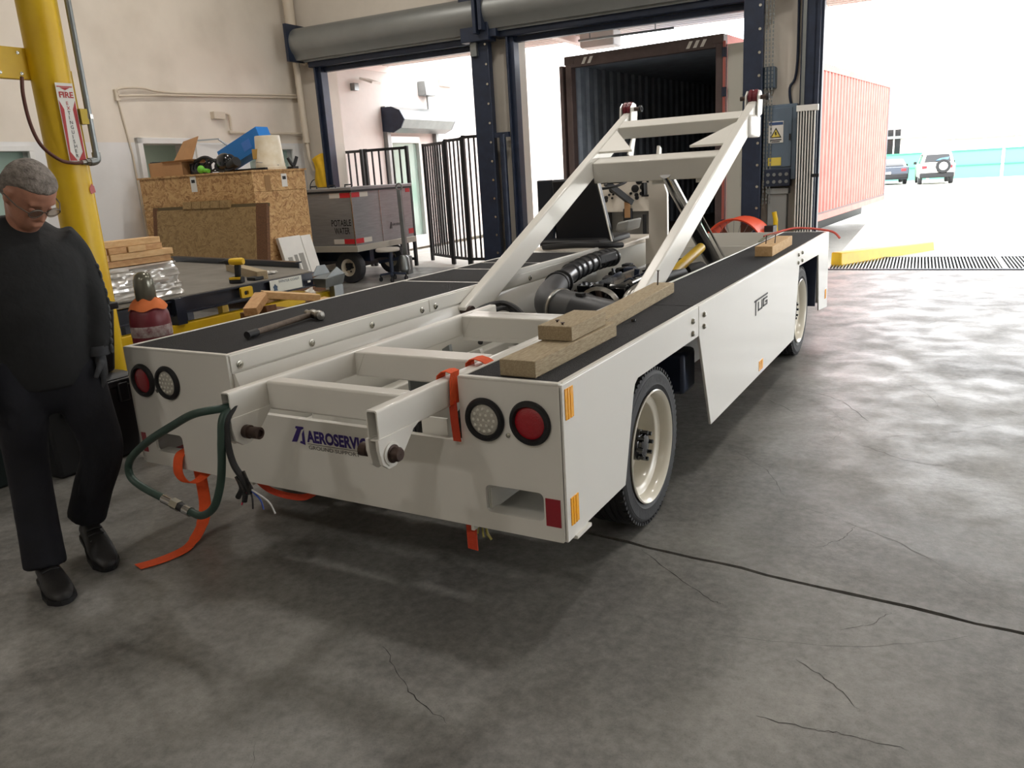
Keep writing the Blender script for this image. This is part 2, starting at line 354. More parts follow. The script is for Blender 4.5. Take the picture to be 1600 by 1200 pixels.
window(2, 7.6, 8.64, 1.25, 2.06, 'white framed office window behind the bucket')
# conduits on the left wall
m_cond = mat('painted_conduit', (206,194,176), .5)
c = tag(MB(BM).tube(bez([(-7.47,5.42,2.78),(-7.46,5.45,2.83),(-7.46,5.8,2.86),(-7.46,6.4,2.83),(-7.46,8.9,2.93)],6), .014, 8)
    .tube(bez([(-7.46,5.42,2.74),(-7.46,6.2,2.79),(-7.46,6.5,2.80),(-7.46,8.9,2.89)],6), .014, 8).box(-7.5,5.38,2.68,-7.46,5.45,2.82).build('wall_conduit', m_cond), 'pair of cream painted conduits running along the upper left wall', 'conduit')
tag(MB(BM).tube([(-7.485,5.42,2.7),(-7.485,5.5,2.0),(-7.485,5.52,.2)], .012, 8).build('wall_cable', m_cond), 'thin painted cable dropping down the left wall', 'cable')
tag(MB(BM).tube(bez([(-7.46,7.0,2.56),(-7.46,7.3,2.57),(-7.46,7.32,2.35),(-7.46,7.4,2.31),(-7.46,8.9,2.31)],6), .02, 8).box(-7.5,6.98,2.5,-7.42,7.2,2.6).build('wall_pipe', m_cond), 'short cream pipe with a wall bracket above the crate', 'pipe')
t = thing('drain_pipe', (-7.3,8.82,2.1), 'cream drain pipe running down the corner of the room', 'pipe', M=BM)
MB(BM).cyl((-7.36,8.8,6.2),(-7.31,8.8,3.5),.085,n=20).build('upper_pipe', m_cond, t)
MB(BM).cyl((-7.31,8.8,3.55),(-7.28,8.8,2.15),.055,n=20).build('lower_pipe', m_cond, t)
MB(BM).lathe([(.06,0),(.1,.02),(.1,.16),(.09,.2)], (-7.31,8.8,3.45), (0,0,1), 20).build('collar', m_cond, t)
MB(BM).lathe([(.02,0),(.06,.01),(.06,.04),(.02,.06)], (-7.16,8.86,3.42), (0,-1,0), 16).build('wall_flange', m_cond, t)
MB(BM).tube([(-7.28,8.8,2.18),(-7.27,8.8,1.9),(-7.22,8.84,1.7)], .03, 8).build('hose_tail', m_cond, t)

# back wall with the dock doors
D1, D2, D3, D4 = (-6.85,-3.92,3.28), (-3.36,-.08,3.32), (.8,4.4,3.36), (5.3,8.8,3.36)  # the last door is unseen, added to let in daylight from the right
ol = [(-7.75,0)]
for a, b_, h in (D1, D2, D3, D4): ol += [(a,0),(a,h),(b_,h),(b_,0)]
ol += [(9.2,0),(9.2,6.3),(-7.75,6.3)]
wb = MB(BM).plate(ol, (0,9.25,0), (1,0,0), (0,0,1), .3).build('wall_back', m_wallB, smooth=None); struct(wb, 'cream wall with open dock doors')
struct(MB(BM).plate([(-8,0),(1.5,0),(1.5,3.5),(6.5,3.5),(6.5,0),(9.25,0),(9.25,6.3),(-8,6.3)], (9.2,0,0), (0,1,0), (0,0,1), .2).build('wall_right', m_wallB, smooth=None)); struct(MB(BM).box(-7.75,-8.2,0,9.4,-8,6.3).build('wall_front', m_wallB, smooth=None))  # side opening in the right wall is unseen, added for daylight onto the loader
struct(MB(BM).box(-7.75,-8.2,6.2,9.4,9.25,6.4).build('ceiling', m_ceil, smooth=None))
m_hood = mat('galvanised_hood', (138,140,138), .45, .5, var=.08, vscale=2)
def rolldoor(n, x0, x1, h, lab, r=.23, full=True):
    d_ = thing('door_%d' % n, ((x0+x1)/2,8.9,0), None, None, M=BM); struct(d_, lab)
    cy, cz = 8.95-r-.02, h+.16+r
    prof = [(8.95,cz+r)] + [(cy-r*math.sin(a), cz+r*math.cos(a)) for a in [PI*k/14 for k in range(12)]] + [(cy-.1,h+.13),(8.95,h+.13)]
    hd = MB(BM).plate(prof, (x0-.28,0,0), (0,1,0), (0,0,1), x1-x0+.42).build('hood', m_hood, d_, smooth=50)
    for xa in (x0-.33, x1+.14): MB(BM).box(xa,cy-r-.03,cz-r-.05,xa+.05,8.95,cz+r+.05).build('end_bracket', m_darksteel, hd)
    MB(BM).box(x0-.15,8.72,h+.02,x1+.1,8.86,h+.13).build('bottom_bar', m_darksteel, d_, bevel=.01)
    MB(BM).box(x0-.18,8.66,h+.10,x1+.12,8.70,h+.16).build('lip', m_galv, d_)
    for xa, xb in ((x0-.1, x0+.03), (x1-.03, x1+.1)):
        MB(BM).box(xa,8.8,0,xb,8.97,h+.15).box(xa+.03,8.74,0,xa+.06,8.8,h+.1).build('guide_rail', m_darksteel, d_, bevel=.006)
    MB(BM).box(x0,8.88,h-.05,x1,8.97,h+.02).build('header_angle', m_darksteel, d_)
rolldoor(2, *D1, 'open rolling dock door with grey hood, left'); rolldoor(3, *D2, 'open rolling dock door with grey hood, middle'); rolldoor(4, *D3, 'open dock door onto the yard at right')
# steel guard posts on the piers between the doors
t = thing('guard_post', (-3.8,8.8,0), 'dark blue steel post guarding the pier left of the container', 'post', M=BM)
MB(BM).box(-3.97,8.68,0,-3.68,8.8,3.9).build('post', m_darksteel, t, bevel=.01)
for k in range(12): MB(BM).cyl((-3.72,8.68,.3+k*.27),(-3.72,8.665,.3+k*.27),.018,n=8).build('bolt', m_zinc, t)
MB(BM).box(-4.05,8.55,3.3,-3.6,8.8,4.3).build('bracket', m_darksteel, t, bevel=.01)
MB(BM).box(-3.62,8.6,3.35,-3.5,8.95,3.75).build('side_bracket', m_darksteel, t)
MB(BM).box(-3.94,8.62,3.12,-3.84,8.68,3.32).build('latch', m_galv, t)
t = thing('bollard', (-3.55,8.7,0), 'slim dark steel bollard standing against the cream pier', 'post', M=BM)
MB(BM).cyl((-3.55,8.72,0),(-3.55,8.72,2.02),.05,n=14).build('post', m_darksteel, t); MB(BM).box(-3.8,8.7,1.98,-3.44,8.76,2.05).build('top_rail', m_darksteel, t)
MB(BM).cyl((-3.55,8.72,0),(-3.55,8.72,.03),.11,n=14).build('foot_plate', m_darksteel, t)
t = thing('guard_post', (.0,8.8,0), 'dark blue steel post guarding the pier right of the container', 'post', M=BM)
MB(BM).box(-.1,8.7,0,.14,8.82,4.3).build('post', m_darksteel, t, bevel=.01)
for k in range(12): MB(BM).cyl((.1,8.7,.3+k*.27),(.1,8.685,.3+k*.27),.018,n=8).build('bolt', m_zinc, t)
t = thing('guard_post', (.68,8.8,0), 'dark blue steel post beside the bright yard opening', 'post', M=BM)
MB(BM).box(.58,8.74,0,.8,8.86,4.3).build('post', m_darksteel, t, bevel=.01)
MB(BM).box(.6,8.71,0,.64,8.74,4.3).build('edge_strip', m_galv, t)
# electrical gear on the pier
m_cab = mat('blue_grey_cabinet', (96,112,128), .45)
t = thing('electrical_cabinet', (.35,8.85,1.2), 'blue grey electrical cabinet with a warning plate on the pier', 'cabinet', M=BM)
MB(BM).box(.15,8.78,1.18,.56,8.95,2.1).build('body', m_cab, t, bevel=.01)
dr = MB(BM).box(.18,8.765,1.34,.5,8.785,2.06).build('door', m_cab, t, bevel=.006)
MB(BM).box(.47,8.75,1.66,.49,8.77,1.74).build('handle', m_black, dr)
pl_ = MB(BM).box(.22,8.755,1.64,.40,8.764,1.90).build('warning_plate', m_plwhite, t)
m_yel2 = mat('warning_yellow', (222,200,90), .5)
MB(BM).box(.225,8.753,1.855,.395,8.756,1.89).build('header_strip', mat('notice_blue', (60,84,128), .5), pl_)
def tri(s_, y): return [(.31-s_*.07,1.74-s_*.04),(.31+s_*.07,1.74-s_*.04),(.31,1.74+s_*.085)]
MB(BM).plate(tri(1,0), (0,8.755,0), (1,0,0), (0,0,1), .002).build('triangle_border', m_ink, pl_); MB(BM).plate(tri(.72,0), (0,8.753,0), (1,0,0), (0,0,1), .002).build('triangle', m_yel2, pl_)
MB(BM).plate([(.30,1.775),(.32,1.775),(.312,1.752),(.325,1.752),(.302,1.715),(.308,1.742),(.296,1.742)], (0,8.7505,0), (1,0,0), (0,0,1), .001).build('bolt_symbol', m_ink, pl_)
MB(BM).box(.24,8.753,1.668,.38,8.756,1.682).box(.26,8.753,1.648,.36,8.756,1.660).build('print_lines', m_ink, pl_)
MB(BM).box(.22,8.757,1.36,.38,8.764,1.46).build('yellow_label', m_yel2, t)
t = thing('push_button_station', (.33,8.85,1.05), 'dark push button panel with two rows of grey buttons', 'switch', M=BM)
MB(BM).box(.18,8.74,1.1,.5,8.9,1.32).build('body', m_darksteel, t, bevel=.01)
for i in range(4):
    for j in range(2): MB(BM).cyl((.23+i*.075,8.74,1.16+j*.09),(.23+i*.075,8.72,1.16+j*.09),.022,n=10).build('button', m_galv, t)
tag(MB(BM).box(.22,8.8,.45,.46,8.95,1.06).box(.2,8.78,1.0,.48,8.96,1.08).build('control_box', mat('grey_box', (150,152,150), .5), bevel=.01), 'grey lower control box below the push buttons', 'control box')
t = thing('chain_hoist', (.2,8.75,2.4), 'grey door operator box with hanging chains on the pier', 'hoist', M=BM)
MB(BM).box(.14,8.76,2.3,.28,8.95,2.56).build('gearbox', mat('operator_grey', (70,84,98), .5), t, bevel=.015)
ch = MB(BM)
for x in (.17,.21,.25):
    for k in range(70): ch.obox((x,8.75,.9+k*.048), (.012,.018,.034), rz=(k % 2)*PI/2)
ch.build('chains', m_galv, t, smooth=None)
tag(MB(BM).tube(bez([(.5,8.93,4.2),(.52,8.93,2.6),(.44,8.93,2.3),(.46,8.93,2.1)],6), .016, 8).build('wall_conduit', m_darksteel), 'thin dark conduit running down the pier by the chains', 'conduit')
t = thing('accordion_gate', (.7,8.6,.0), 'folded gate of upright white slats beside the yard opening', 'gate', M=BM)
for k in range(7): MB(BM).box(.585+k*.032,8.6,.03,.598+k*.032,8.66,2.0).build('slat', m_plwhite, t)
MB(BM).box(.57,8.59,1.99,.82,8.68,2.06).build('top_cap', m_plwhite, t); MB(BM).box(.58,8.66,.03,.81,8.69,2.0).build('backing', m_darksteel, t); MB(BM).box(.78,8.56,1.2,.86,8.6,1.24).build('latch', m_black, t)
MB(BM).box(.57,8.59,0,.82,8.69,.04).build('bottom_cap', m_plwhite, t)
# fire sign by the left dock door
t = thing('fire_sign', (-6.98,8.93,2.2), 'small red and white fire extinguisher sign beside the left dock door', 'sign', M=BM)
m_sred = mat('sign_red', (170,34,34), .5)
MB(BM).box(-7.04,8.93,2.06,-6.93,8.945,2.38).build('plate', m_plwhite, t); MB(BM).box(-7.03,8.925,2.07,-6.94,8.932,2.31).build('red_field', m_sred, t)
text('FIRE', 'heading', m_sred, t, (-7.025,8.927,2.33), (1,0,0), (0,0,1), size=.04, width=.08, M=BM)
for k, chh in enumerate('EXTINGUISHER'): text(chh, 'letter', m_plwhite, t, (-6.992,8.923,2.285-k*.0185), (1,0,0), (0,0,1), size=.022, M=BM)
# threshold angle
struct(MB(BM).box(.8,8.97,-.05,9.2,9.02,.012).build('trim_1', m_darksteel, smooth=None))
struct(MB(BM).box(-7.75,8.97,-.3,.8,9.3,0).build('trim_2', m_floor, smooth=None))
# ceiling lamps
for i, x in enumerate((-5.2,-1.6,2.4)):
    for j, y in enumerate((-5.4,2.4,6.0)):
        if j == 0 and i == 0: continue
        t = thing('ceiling_lamp', (x,y,5.7), 'round high bay lamp hanging from the warehouse ceiling', 'lamp', 'high bay lamps', M=BM)
        MB(BM).lathe([(.04,.4),(.1,.32),(.24,.06),(.25,.02)], (x,y,5.7), (0,0,1), 24, cap=False).build('reflector', m_galv, t)
        MB(BM).cyl((x,y,6.1),(x,y,6.2),.03,n=10).build('hook', m_galv, t)
        lamp((x,y,5.72), LAMP_W, .45, t)

# ================================================================ OUTSIDE
def yz(y): return -.0134*(y-9)
def slope(x0, x1, y0, y1, z0=None, z1=None):
    z0 = yz(y0) if z0 is None else z0; z1 = yz(y1) if z1 is None else z1
    return [(x0,y0,z0-.2),(x1,y0,z0-.2),(x1,y1,z1-.2),(x0,y1,z1-.2),(x0,y0,z0),(x1,y0,z0),(x1,y1,z1),(x0,y1,z1)]
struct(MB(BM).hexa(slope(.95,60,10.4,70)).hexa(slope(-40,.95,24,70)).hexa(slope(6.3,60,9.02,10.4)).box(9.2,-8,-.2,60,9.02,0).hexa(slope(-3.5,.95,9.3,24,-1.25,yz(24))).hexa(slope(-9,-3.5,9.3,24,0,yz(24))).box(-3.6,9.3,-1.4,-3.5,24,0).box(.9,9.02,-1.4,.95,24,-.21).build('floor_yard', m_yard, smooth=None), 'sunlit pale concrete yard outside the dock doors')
t = thing('drain_grate', (3.5,9.7,0), 'wide steel trench grate set in the ground outside the yard door', 'grate', M=BM)
MB(BM).box(.95,9.02,-.2,6.3,10.4,-.08).build('trench_bottom', mat('trench_dark', (58,58,58), .8), t, smooth=None)
gr = MB(BM)
for k in range(134): gr.box(.96+k*.04,9.03,-.06,.978+k*.04,10.39,-.005)
gr.build('bars', m_galv, t, smooth=None)['kind'] = 'stuff'
MB(BM).box(.95,9.02,-.07,6.3,9.05,.0).box(.95,10.36,-.07,6.3,10.4,.0).box(2.95,9.05,-.07,3.0,10.36,.0).box(4.95,9.05,-.07,5.0,10.36,.0).build('frame', m_galv, t, smooth=None)
tag(MB(BM).hexa([(.95,9.55,-.05),(1.1,9.5,-.05),(2.25,11.5,-.05),(2.0,11.6,-.05),(.95,9.6,.16),(1.08,9.55,.16),(2.23,11.5,.1),(2.02,11.6,.1)]).build('yellow_curb', m_yellow, bevel=.02), 'yellow painted curb beside the trench grate', 'curb')
# exterior wall left of the container with a shuttered glass door
m_extw = mat('white_render', (208,201,195), .6, var=.03)
we = MB(BM).plate([(9.25,0),(11.98,0),(11.98,2.34),(13.1,2.34),(13.1,0),(22,0),(22,5),(9.25,5)], (-8.1,0,0), (0,1,0), (0,0,1), .3).build('wall_exterior', m_extw, smooth=None); struct(we, 'white outside wall beyond the left dock door')
struct(MB(BM).box(-9.6,9.25,0,-9.5,22,5).build('wall_exterior_inner', mat('beige_inner', (214,200,176), .7), smooth=None)); struct(MB(BM).box(-9.6,9.25,2.9,-8.1,22,3.0).build('ceiling_exterior', m_ceil, smooth=None))
struct(MB(BM).box(-7.8,9.3,0,-7.62,9.75,4).build('trim_3', m_extw, smooth=None))
d = thing('door_5', (-7.8,12.5,0), None, None, M=BM); struct(d, 'glass door under a hexagonal shutter box')
m_alf = mat('aluminium_frame', (206,206,204), .35, .4)
MB(BM).box(-7.95,11.98,0,-7.78,12.04,2.34).box(-7.95,13.04,0,-7.78,13.1,2.34).box(-7.95,11.98,2.2,-7.78,13.1,2.34).box(-7.95,11.98,0,-7.78,13.1,.26).build('door_frame', m_alf, d, bevel=.006)
MB(BM).box(-7.88,12.04,.26,-7.86,13.04,2.2).build('pane', m_glassg, d, smooth=None)
hx = [(-7.8,2.42),(-7.55,2.38),(-7.36,2.46),(-7.26,2.62),(-7.36,2.8),(-7.55,2.88),(-7.8,2.88)]
sb = MB(BM).plate(hx, (0,13.75,0), (1,0,0), (0,0,1), 1.95).build('shutter_box', m_galv, d)
for ya in (11.78,13.76): MB(BM).plate([(a*1.0, b_) for a, b_ in hx], (0,ya+.02,0), (1,0,0), (0,0,1), .03).build('end_plate', m_darksteel, sb)
MB(BM).box(-7.8,11.78,0,-7.7,11.9,2.9).box(-7.8,13.65,0,-7.7,13.77,2.4).build('shutter_track', m_galv, d)
def ebox(y0, z0, y1, z1, dpt, nm, m, lab, knobs=0):
    t_ = thing(nm, (-7.8,(y0+y1)/2,z0), lab, 'box', M=BM)
    MB(BM).box(-7.8,y0,z0,-7.8+dpt,y1,z1).build('body', m, t_, bevel=.015)
    if knobs:
        for a in (.3,.72):
            for b_ in (.25,.75): MB(BM).box(-7.8+dpt,y0+(y1-y0)*a-.05,z0+(z1-z0)*b_-.05,-7.79+dpt,y0+(y1-y0)*a+.05,z0+(z1-z0)*b_+.05).build('vent', m_galv, t_)
    else: MB(BM).cyl((-7.7,(y0+y1)/2,z0),(-7.7,(y0+y1)/2,2.88),.025,n=10).build('conduit', m_galv, t_)
ebox(13.2,3.17,13.62,3.47,.2,'junction_box', m_galv, 'grey metal junction box above the shutter')
ebox(14.1,3.43,14.62,3.82,.12,'vent_panel', m_plwhite, 'white square panel with four vents high on the outside wall', 1)
t = thing('wall_light', (-7.75,10.6,3.2), 'small flood light bracket high on the outside wall', 'light', M=BM)
MB(BM).box(-7.8,10.85,3.15,-7.7,10.98,3.28).build('base', m_galv, t); MB(BM).obox((-7.55,11.15,3.32), (.3,.28,.04), ry=.35).build('head', m_plwhite, t)
# canopy roof over the dock
m_can = mat('canopy_deck', (232,220,214), .6)
cn = MB(BM).box(-8.1,9.25,3.74,9,12.1,3.8).build('ceiling_canopy', m_can, smooth=None); struct(cn, 'ribbed canopy roof over the dock')
for k in range(18): MB(BM).box(-8,9.4+k*.16,3.68,9,9.47+k*.16,3.74).build('rib', m_can, cn, smooth=None)
for x in (-7.9,-3.6,.4,4.8,8.8): MB(BM).box(x,9.25,3.56,x+.12,12.1,3.68).build('beam', m_can, cn, smooth=None)
t = thing('sprinkler_pipe', (-2.5,10.6,3.9), 'thin pipe hung below the canopy over the container', 'pipe', M=BM)
MB(BM).cyl((-3.2,11.0,3.5),(-1.6,11.0,3.5),.02,n=8).build('pipe', m_galv, t)
for x in (-3.0,-1.9): MB(BM).cyl((x,11.0,3.5),(x,11.0,3.68),.01,n=6).build('hanger', m_galv, t)
tag(MB(BM).box(-3.3,11.3,3.42,-2.7,11.7,3.68).build('canopy_unit', m_extw, bevel=.02), 'pale box unit hung under the canopy left of the container', 'box')

# ---- shipping container backed up to the middle door (own frame: x across, y along, origin at rear right corner)
CA = math.atan2(1.603, 11.776)
CM = BM @ Matrix.Translation((-.487,9.36,.195)) @ Matrix.Rotation(-CA, 4, 'Z')
t = thing('shipping_container', (-1.2,6,0), 'rust red shipping container with its doors open at the middle dock', 'container', M=CM)
m_cfr = mat('container_frame', (88,74,72), .6, var=.2, vscale=6)
H, W_, LC = 2.9, 2.44, 12.19
def corr(x, inw):                                              # corrugated side
    pts = []; n = 44; p_ = LC-.3
    for k in range(n):
        y = .15+p_*k/n; q = p_/n
        pts += [(x,y),(x,y+q*.34),(x+inw*.036,y+q*.5),(x+inw*.036,y+q*.84)]
    pts.append((x,LC-.15)); return pts
def corrwall(x, inw):
    mb = MB(CM); pts = corr(x, inw); n = len(pts)
    mb.add([(a,b_,.16) for a, b_ in pts]+[(a,b_,H-.12) for a, b_ in pts], [(i,i+1,n+i+1,n+i) for i in range(n-1)])
    return mb
corrwall(0,-1).build('right_side_wall', m_corr, t, smooth=None); corrwall(-W_,1).build('left_side_wall', m_corr, t, smooth=None)
corrwall(-.05,-1).build('right_lining', m_corrin, t, smooth=None); corrwall(-W_+.05,1).build('left_lining', m_corrin, t, smooth=None)
MB(CM).box(-W_,LC-.08,.1,0,LC,H-.1).build('end_wall', m_corrin, t, smooth=None)
MB(CM).box(-W_,0,.02,0,LC,.16).build('base', m_cfr, t, smooth=None); MB(CM).box(-W_+.06,.1,.155,-.06,LC-.1,.17).build('plywood_floor', mat('container_floor', (70,56,44), .7), t, smooth=None)
MB(CM).box(-W_+.01,.0,H-.12,-.01,LC,H-.03).build('roof', m_corrin, t, smooth=None)
for x in (-W_,-.1): MB(CM).box(x,-.02,0,x+.1,.12,H).build('corner_post', m_cfr, t, bevel=.01)
for x in (-W_,-.1): MB(CM).box(x,LC-.12,0,x+.1,LC+.02,H).build('corner_post', m_cfr, t, bevel=.01)
hdx = MB(CM).box(-W_+.1,-.02,H-.16,-.1,.1,H-.0).build('door_header', m_cfr, t)
for k, x in enumerate((-2.16,-2.06,-.52,-.42,-.32)): MB(CM).plate([(x,H-.13),(x+.05,H-.13),(x+.1,H-.04),(x+.05,H-.04)], (0,-.022,0), (1,0,0), (0,0,1), .003).build('hazard_stripe', m_plwhite, hdx)
for x in (-W_-.012,-.15):
    for z in (0,H-.12): MB(CM).box(x,-.03,z,x+.162,.13,z+.12).build('corner_casting', m_cfr, t, bevel=.01)
MB(CM).box(-W_+.1,-.02,.0,-.1,.12,.1).build('sill', m_cfr, t)
for z in (.06,H-.06): MB(CM).box(-.06,.1,z-.06,.01,LC-.1,z+.06).build('side_rail', m_corr, t, smooth=None)
# open door leaves folded back
for sx, a in ((1,.12),(-1,-.07)):
    x = 0.03 if sx > 0 else -W_-.03
    dm = CM @ Matrix.Translation((x,-.02,0)) @ Matrix.Rotation(a if sx > 0 else -.02, 4, 'Z')
    dl = MB(dm).box(.02*sx if sx > 0 else -.08,0,.1,.08 if sx > 0 else -.02,.5 if sx < 0 else .06,H-.12)
    if sx > 0: dl = MB(dm).box(.03,.0,.1,.62,.06,H-.14)
    lf = dl.build('door_leaf', mat('door_leaf_grey', (206,206,196), .5) if sx > 0 else m_cfr, t, bevel=.01)
    if sx > 0:
        for z in (.5,1.1,1.7,2.3): MB(dm).box(.22,-.02,z-.2,.6,0,z+.2).build('door_rib', mat('door_leaf_pale', (200,200,190), .5), lf, bevel=.02)
        MB(dm).cyl((.0,-.03,.1),(.0,-.03,H-.1),.02,n=10).build('lock_rod', m_corr, t)
        for z in (.35,1.2,2.1,2.6): MB(dm).cyl((.0,-.03,z),(.0,-.03,z+.12),.035,n=10).build('rod_bracket', m_darksteel, t)
# chassis under it
t = thing('container_chassis', (-1.2,6,-1.2), 'dark trailer chassis with landing leg under the red container', 'trailer', M=CM)
MB(CM).box(-1.9,.2,-.35,-1.6,LC,0).box(-.84,.2,-.35,-.54,LC,0).build('chassis_beam', m_black, t)
MB(CM).box(-.25,3.4,-.9,-.1,3.6,0).build('landing_leg', m_darksteel, t); MB(CM).box(-.35,3.3,-.95,.0,3.7,-.88).build('leg_foot', m_darksteel, t)
MB(CM).tube(bez([(-.1,3.5,-.05),(.12,3.4,-.05),(.2,3.4,-.12),(.26,3.4,-.45),(.2,3.4,-.52),(-.02,3.4,-.6)],5), .015, 8).build('crank_handle', m_black, t)
for y in (.9,2.1):
    for x in (-2.1,-.35): MB(CM).lathe([(.2,-.12),(.42,-.12),(.45,-.08),(.45,.08),(.42,.12),(.2,.12)], (x,y,-.95), (1,0,0), 24).build('wheel', m_tyre, t)
# ================================================================ BELT LOADER (vehicle frame = world)
V = thing('belt_loader', (0,2.5,0), 'white flatbed belt loader chassis with raised lift arm and black decks', 'vehicle')
ZT = .85
def P(mb, name, m, parent=None, **k): return mb.build(name, m, V if parent is None else parent, **k)
def rr(x0, z0, x1, z1, r, n=4):                                # rounded rectangle
    out = []
    for cx, cz, a0 in ((x1-r,z0+r,-PI/2),(x1-r,z1-r,0),(x0+r,z1-r,PI/2),(x0+r,z0+r,PI)):
        out += [(cx+r*math.cos(a0+PI/2*k/n), cz+r*math.sin(a0+PI/2*k/n)) for k in range(n+1)]
    return out
# rear face
rear = [(-1.05,.335),(-1.038,.323),(1.038,.323),(1.05,.335),(1.05,.84),(1.042,.85),(.677,.85),(.677,.627),(-.41,.627),(-.41,.85),(-1.042,.85),(-1.05,.84)]
rp_ = P(MB().plate(rear, (0,.012,0), (1,0,0), (0,0,1), .012, holes=[rr(.757,.387,.973,.484,.018), rr(-.947,.388,-.765,.476,.018)]), 'rear_panel', m_white, smooth=None, bevel=.003)
P(MB().box(-1.045,.012,.323,1.045,.05,.335), 'bottom_lip', m_white, bevel=.005)
P(MB().box(.757,.012,.375,.973,.06,.387), 'step_edge', m_whiteg, rp_); P(MB().box(-.947,.012,.376,-.765,.06,.388), 'step_edge', m_whiteg, rp_)
P(MB().box(.742,.02,.38,.757,.5,.484), 'step_wall', m_whiteg, rp_); P(MB().bar((.75,.03,.42),(.75,.5,.42),.02,.08), 'step_rail', m_white, rp_)
# side panels (right visible, left mirrored)
def sides(sx):
    x = 1.05*sx
    def pl(pts, nm, mm=m_white): return P(MB().plate(pts, (x-.006,0,0), (0,1,0), (0,0,1), .012), nm, mm, smooth=None, bevel=.0025)
    a = pl([(0,.85),(0,.328),(.15,.328),(.155,.336),(.49,.338),(.589,.665),(.605,.695),(.637,.712),(1.397,.714),(1.392,.85)], 'rear_side_panel')
    b_ = pl([(1.400,.85),(1.404,.714),(1.602,.23),(3.66,.225),(3.78,.727),(4.57,.712),(4.68,.25),(5.10,.208),(5.04,.85)], 'long_side_panel')
    for y in (1.30,1.47):
        for z in (.745,.80): P(MB().lathe([(.012,0),(.014,.004),(.009,.011),(.003,.012)], (x+.006*sx,y,z), (sx,0,0), 10), 'bolt', m_zinc, b_)
    for y in (3.72,3.86):
        for z in (.755,.81): P(MB().lathe([(.012,0),(.014,.004),(.009,.011),(.003,.012)], (x+.006*sx,y,z), (sx,0,0), 10), 'bolt', m_zinc, b_)
    P(MB().bar((x,.05,.326),(x,.16,.326),.03,.012), 'bottom_flange', m_white)
    return b_
sp_r = sides(1); sides(-1)
# decks
def deck(x0, x1, nm):
    P(MB().box(x0,.0125,ZT-.018,x1,5.028,ZT-.002), nm, m_white, bevel=.004)
deck(.677,1.046,'right_deck'); deck(-1.046,-.41,'left_deck')
for a in ((.700,.02,1.03,1.392),(.700,1.40,1.03,5.0)): P(MB().box(a[0],a[1],ZT-.004,a[2],a[3],ZT+.001), 'grip_panel', m_grip, smooth=None)
for a in ((.02,1.96),(2.01,2.55),(2.60,2.90),(2.95,3.55)): P(MB().box(-1.03,a[0],ZT-.004,-.432,a[1],ZT+.001), 'grip_panel', m_grip, smooth=None)
# deck edge angles (white rim)
for x, sx in ((.690,1),(1.041,1),(-.421,1),(-1.041,1)): P(MB().box(x-.009,.02,ZT-.01,x+.009,5.028,ZT+.0035), 'deck_rim', m_white, bevel=.003)
for x0, x1 in ((.68,1.046),(-1.046,-.41)): P(MB().box(x0,-.002,ZT-.006,x1,.02,ZT+.004), 'deck_rim', m_white, bevel=.003)
# inner walls of the two side bodies
P(MB().box(-.424,.01,.30,-.412,4.9,ZT-.02), 'left_inner_wall', m_whiteg, smooth=None)
P(MB().box(.68,.01,.30,.692,4.9,ZT-.02), 'right_inner_wall', m_whiteg, smooth=None)
P(MB().box(-.412,.012,.780,-.404,1.362,ZT-.004), 'cover_strip', m_white, bevel=.002); P(MB().box(-.412,1.368,.780,-.404,3.5,ZT-.004), 'cover_strip', m_white, bevel=.002)
P(MB().plate([(0,.30),(.0,.772),(.012,.772),(.045,.69),(.045,.60),(.02,.55),(.02,.30)], (-.412,3.5,0), (1,0,0), (0,0,1), 3.48), 'folded_channel', m_white, smooth=60)
for y in (.055,.465,.88,1.294,1.42,1.96,2.5): P(MB().lathe([(.017,0),(.017,.003),(.011,.004),(.010,.010),(.003,.011)], (-.404,y,.803), (1,0,0), 12), 'bolt', m_zinc)
for y, z in ((.556,.757),(1.16,.752),(1.77,.75)): P(MB().cyl((-.412,y,z),(-.402,y,z),.006,n=8), 'rivet', m_black)
# belly: chassis rails, cross plates, tank
for x in (-.33,.55): P(MB().box(x-.04,.1,.34,x+.04,4.9,.50), 'chassis_rail', m_whiteg, bevel=.008)
for y in (.15,.75,1.35,2.0,3.0,4.0,4.8): P(MB().box(-.4,y-.03,.36,.67,y+.03,.46), 'chassis_cross_member', m_whiteg, bevel=.006)
P(MB().box(-.36,.05,.36,.62,.10,.60), 'bumper_beam', m_whiteg, bevel=.01)
P(MB().box(-.28,.28,.44,.18,.68,.56), 'battery_box', m_plwhite, bevel=.015)
P(MB().box(.24,.3,.42,.55,.7,.62), 'fuel_tank', m_blackg, bevel=.03)
P(MB().plate([(.2,.45),(.2,.78),(.235,.80),(.26,.62),(.26,.45)], (0,.62,0), (1,0,0), (0,0,1), .02).box(.2,.35,.45,.21,.62,.74), 'upright_bracket', m_galv)
P(MB().plate([(.3,.45),(.3,.76),(.36,.78),(.42,.62),(.42,.45)], (0,.66,0), (1,0,0), (0,0,1), .02), 'upright_bracket', m_white)
P(MB().box(.44,.10,.50,.45,.35,.66).box(.45,.10,.50,.55,.11,.66), 'angle_bracket', m_white)
P(MB().box(-.36,.72,.335,.62,1.9,.345), 'belly_plate', m_whiteg)
P(MB().box(-.3,1.1,.345,-.0,1.5,.50).box(.1,1.1,.345,.16,1.5,.55), 'inner_bracket', m_whiteg, bevel=.01)
P(MB().cyl((-.12,1.55,.43),(.3,1.55,.43),.07,n=20), 'hydraulic_accumulator', m_black)
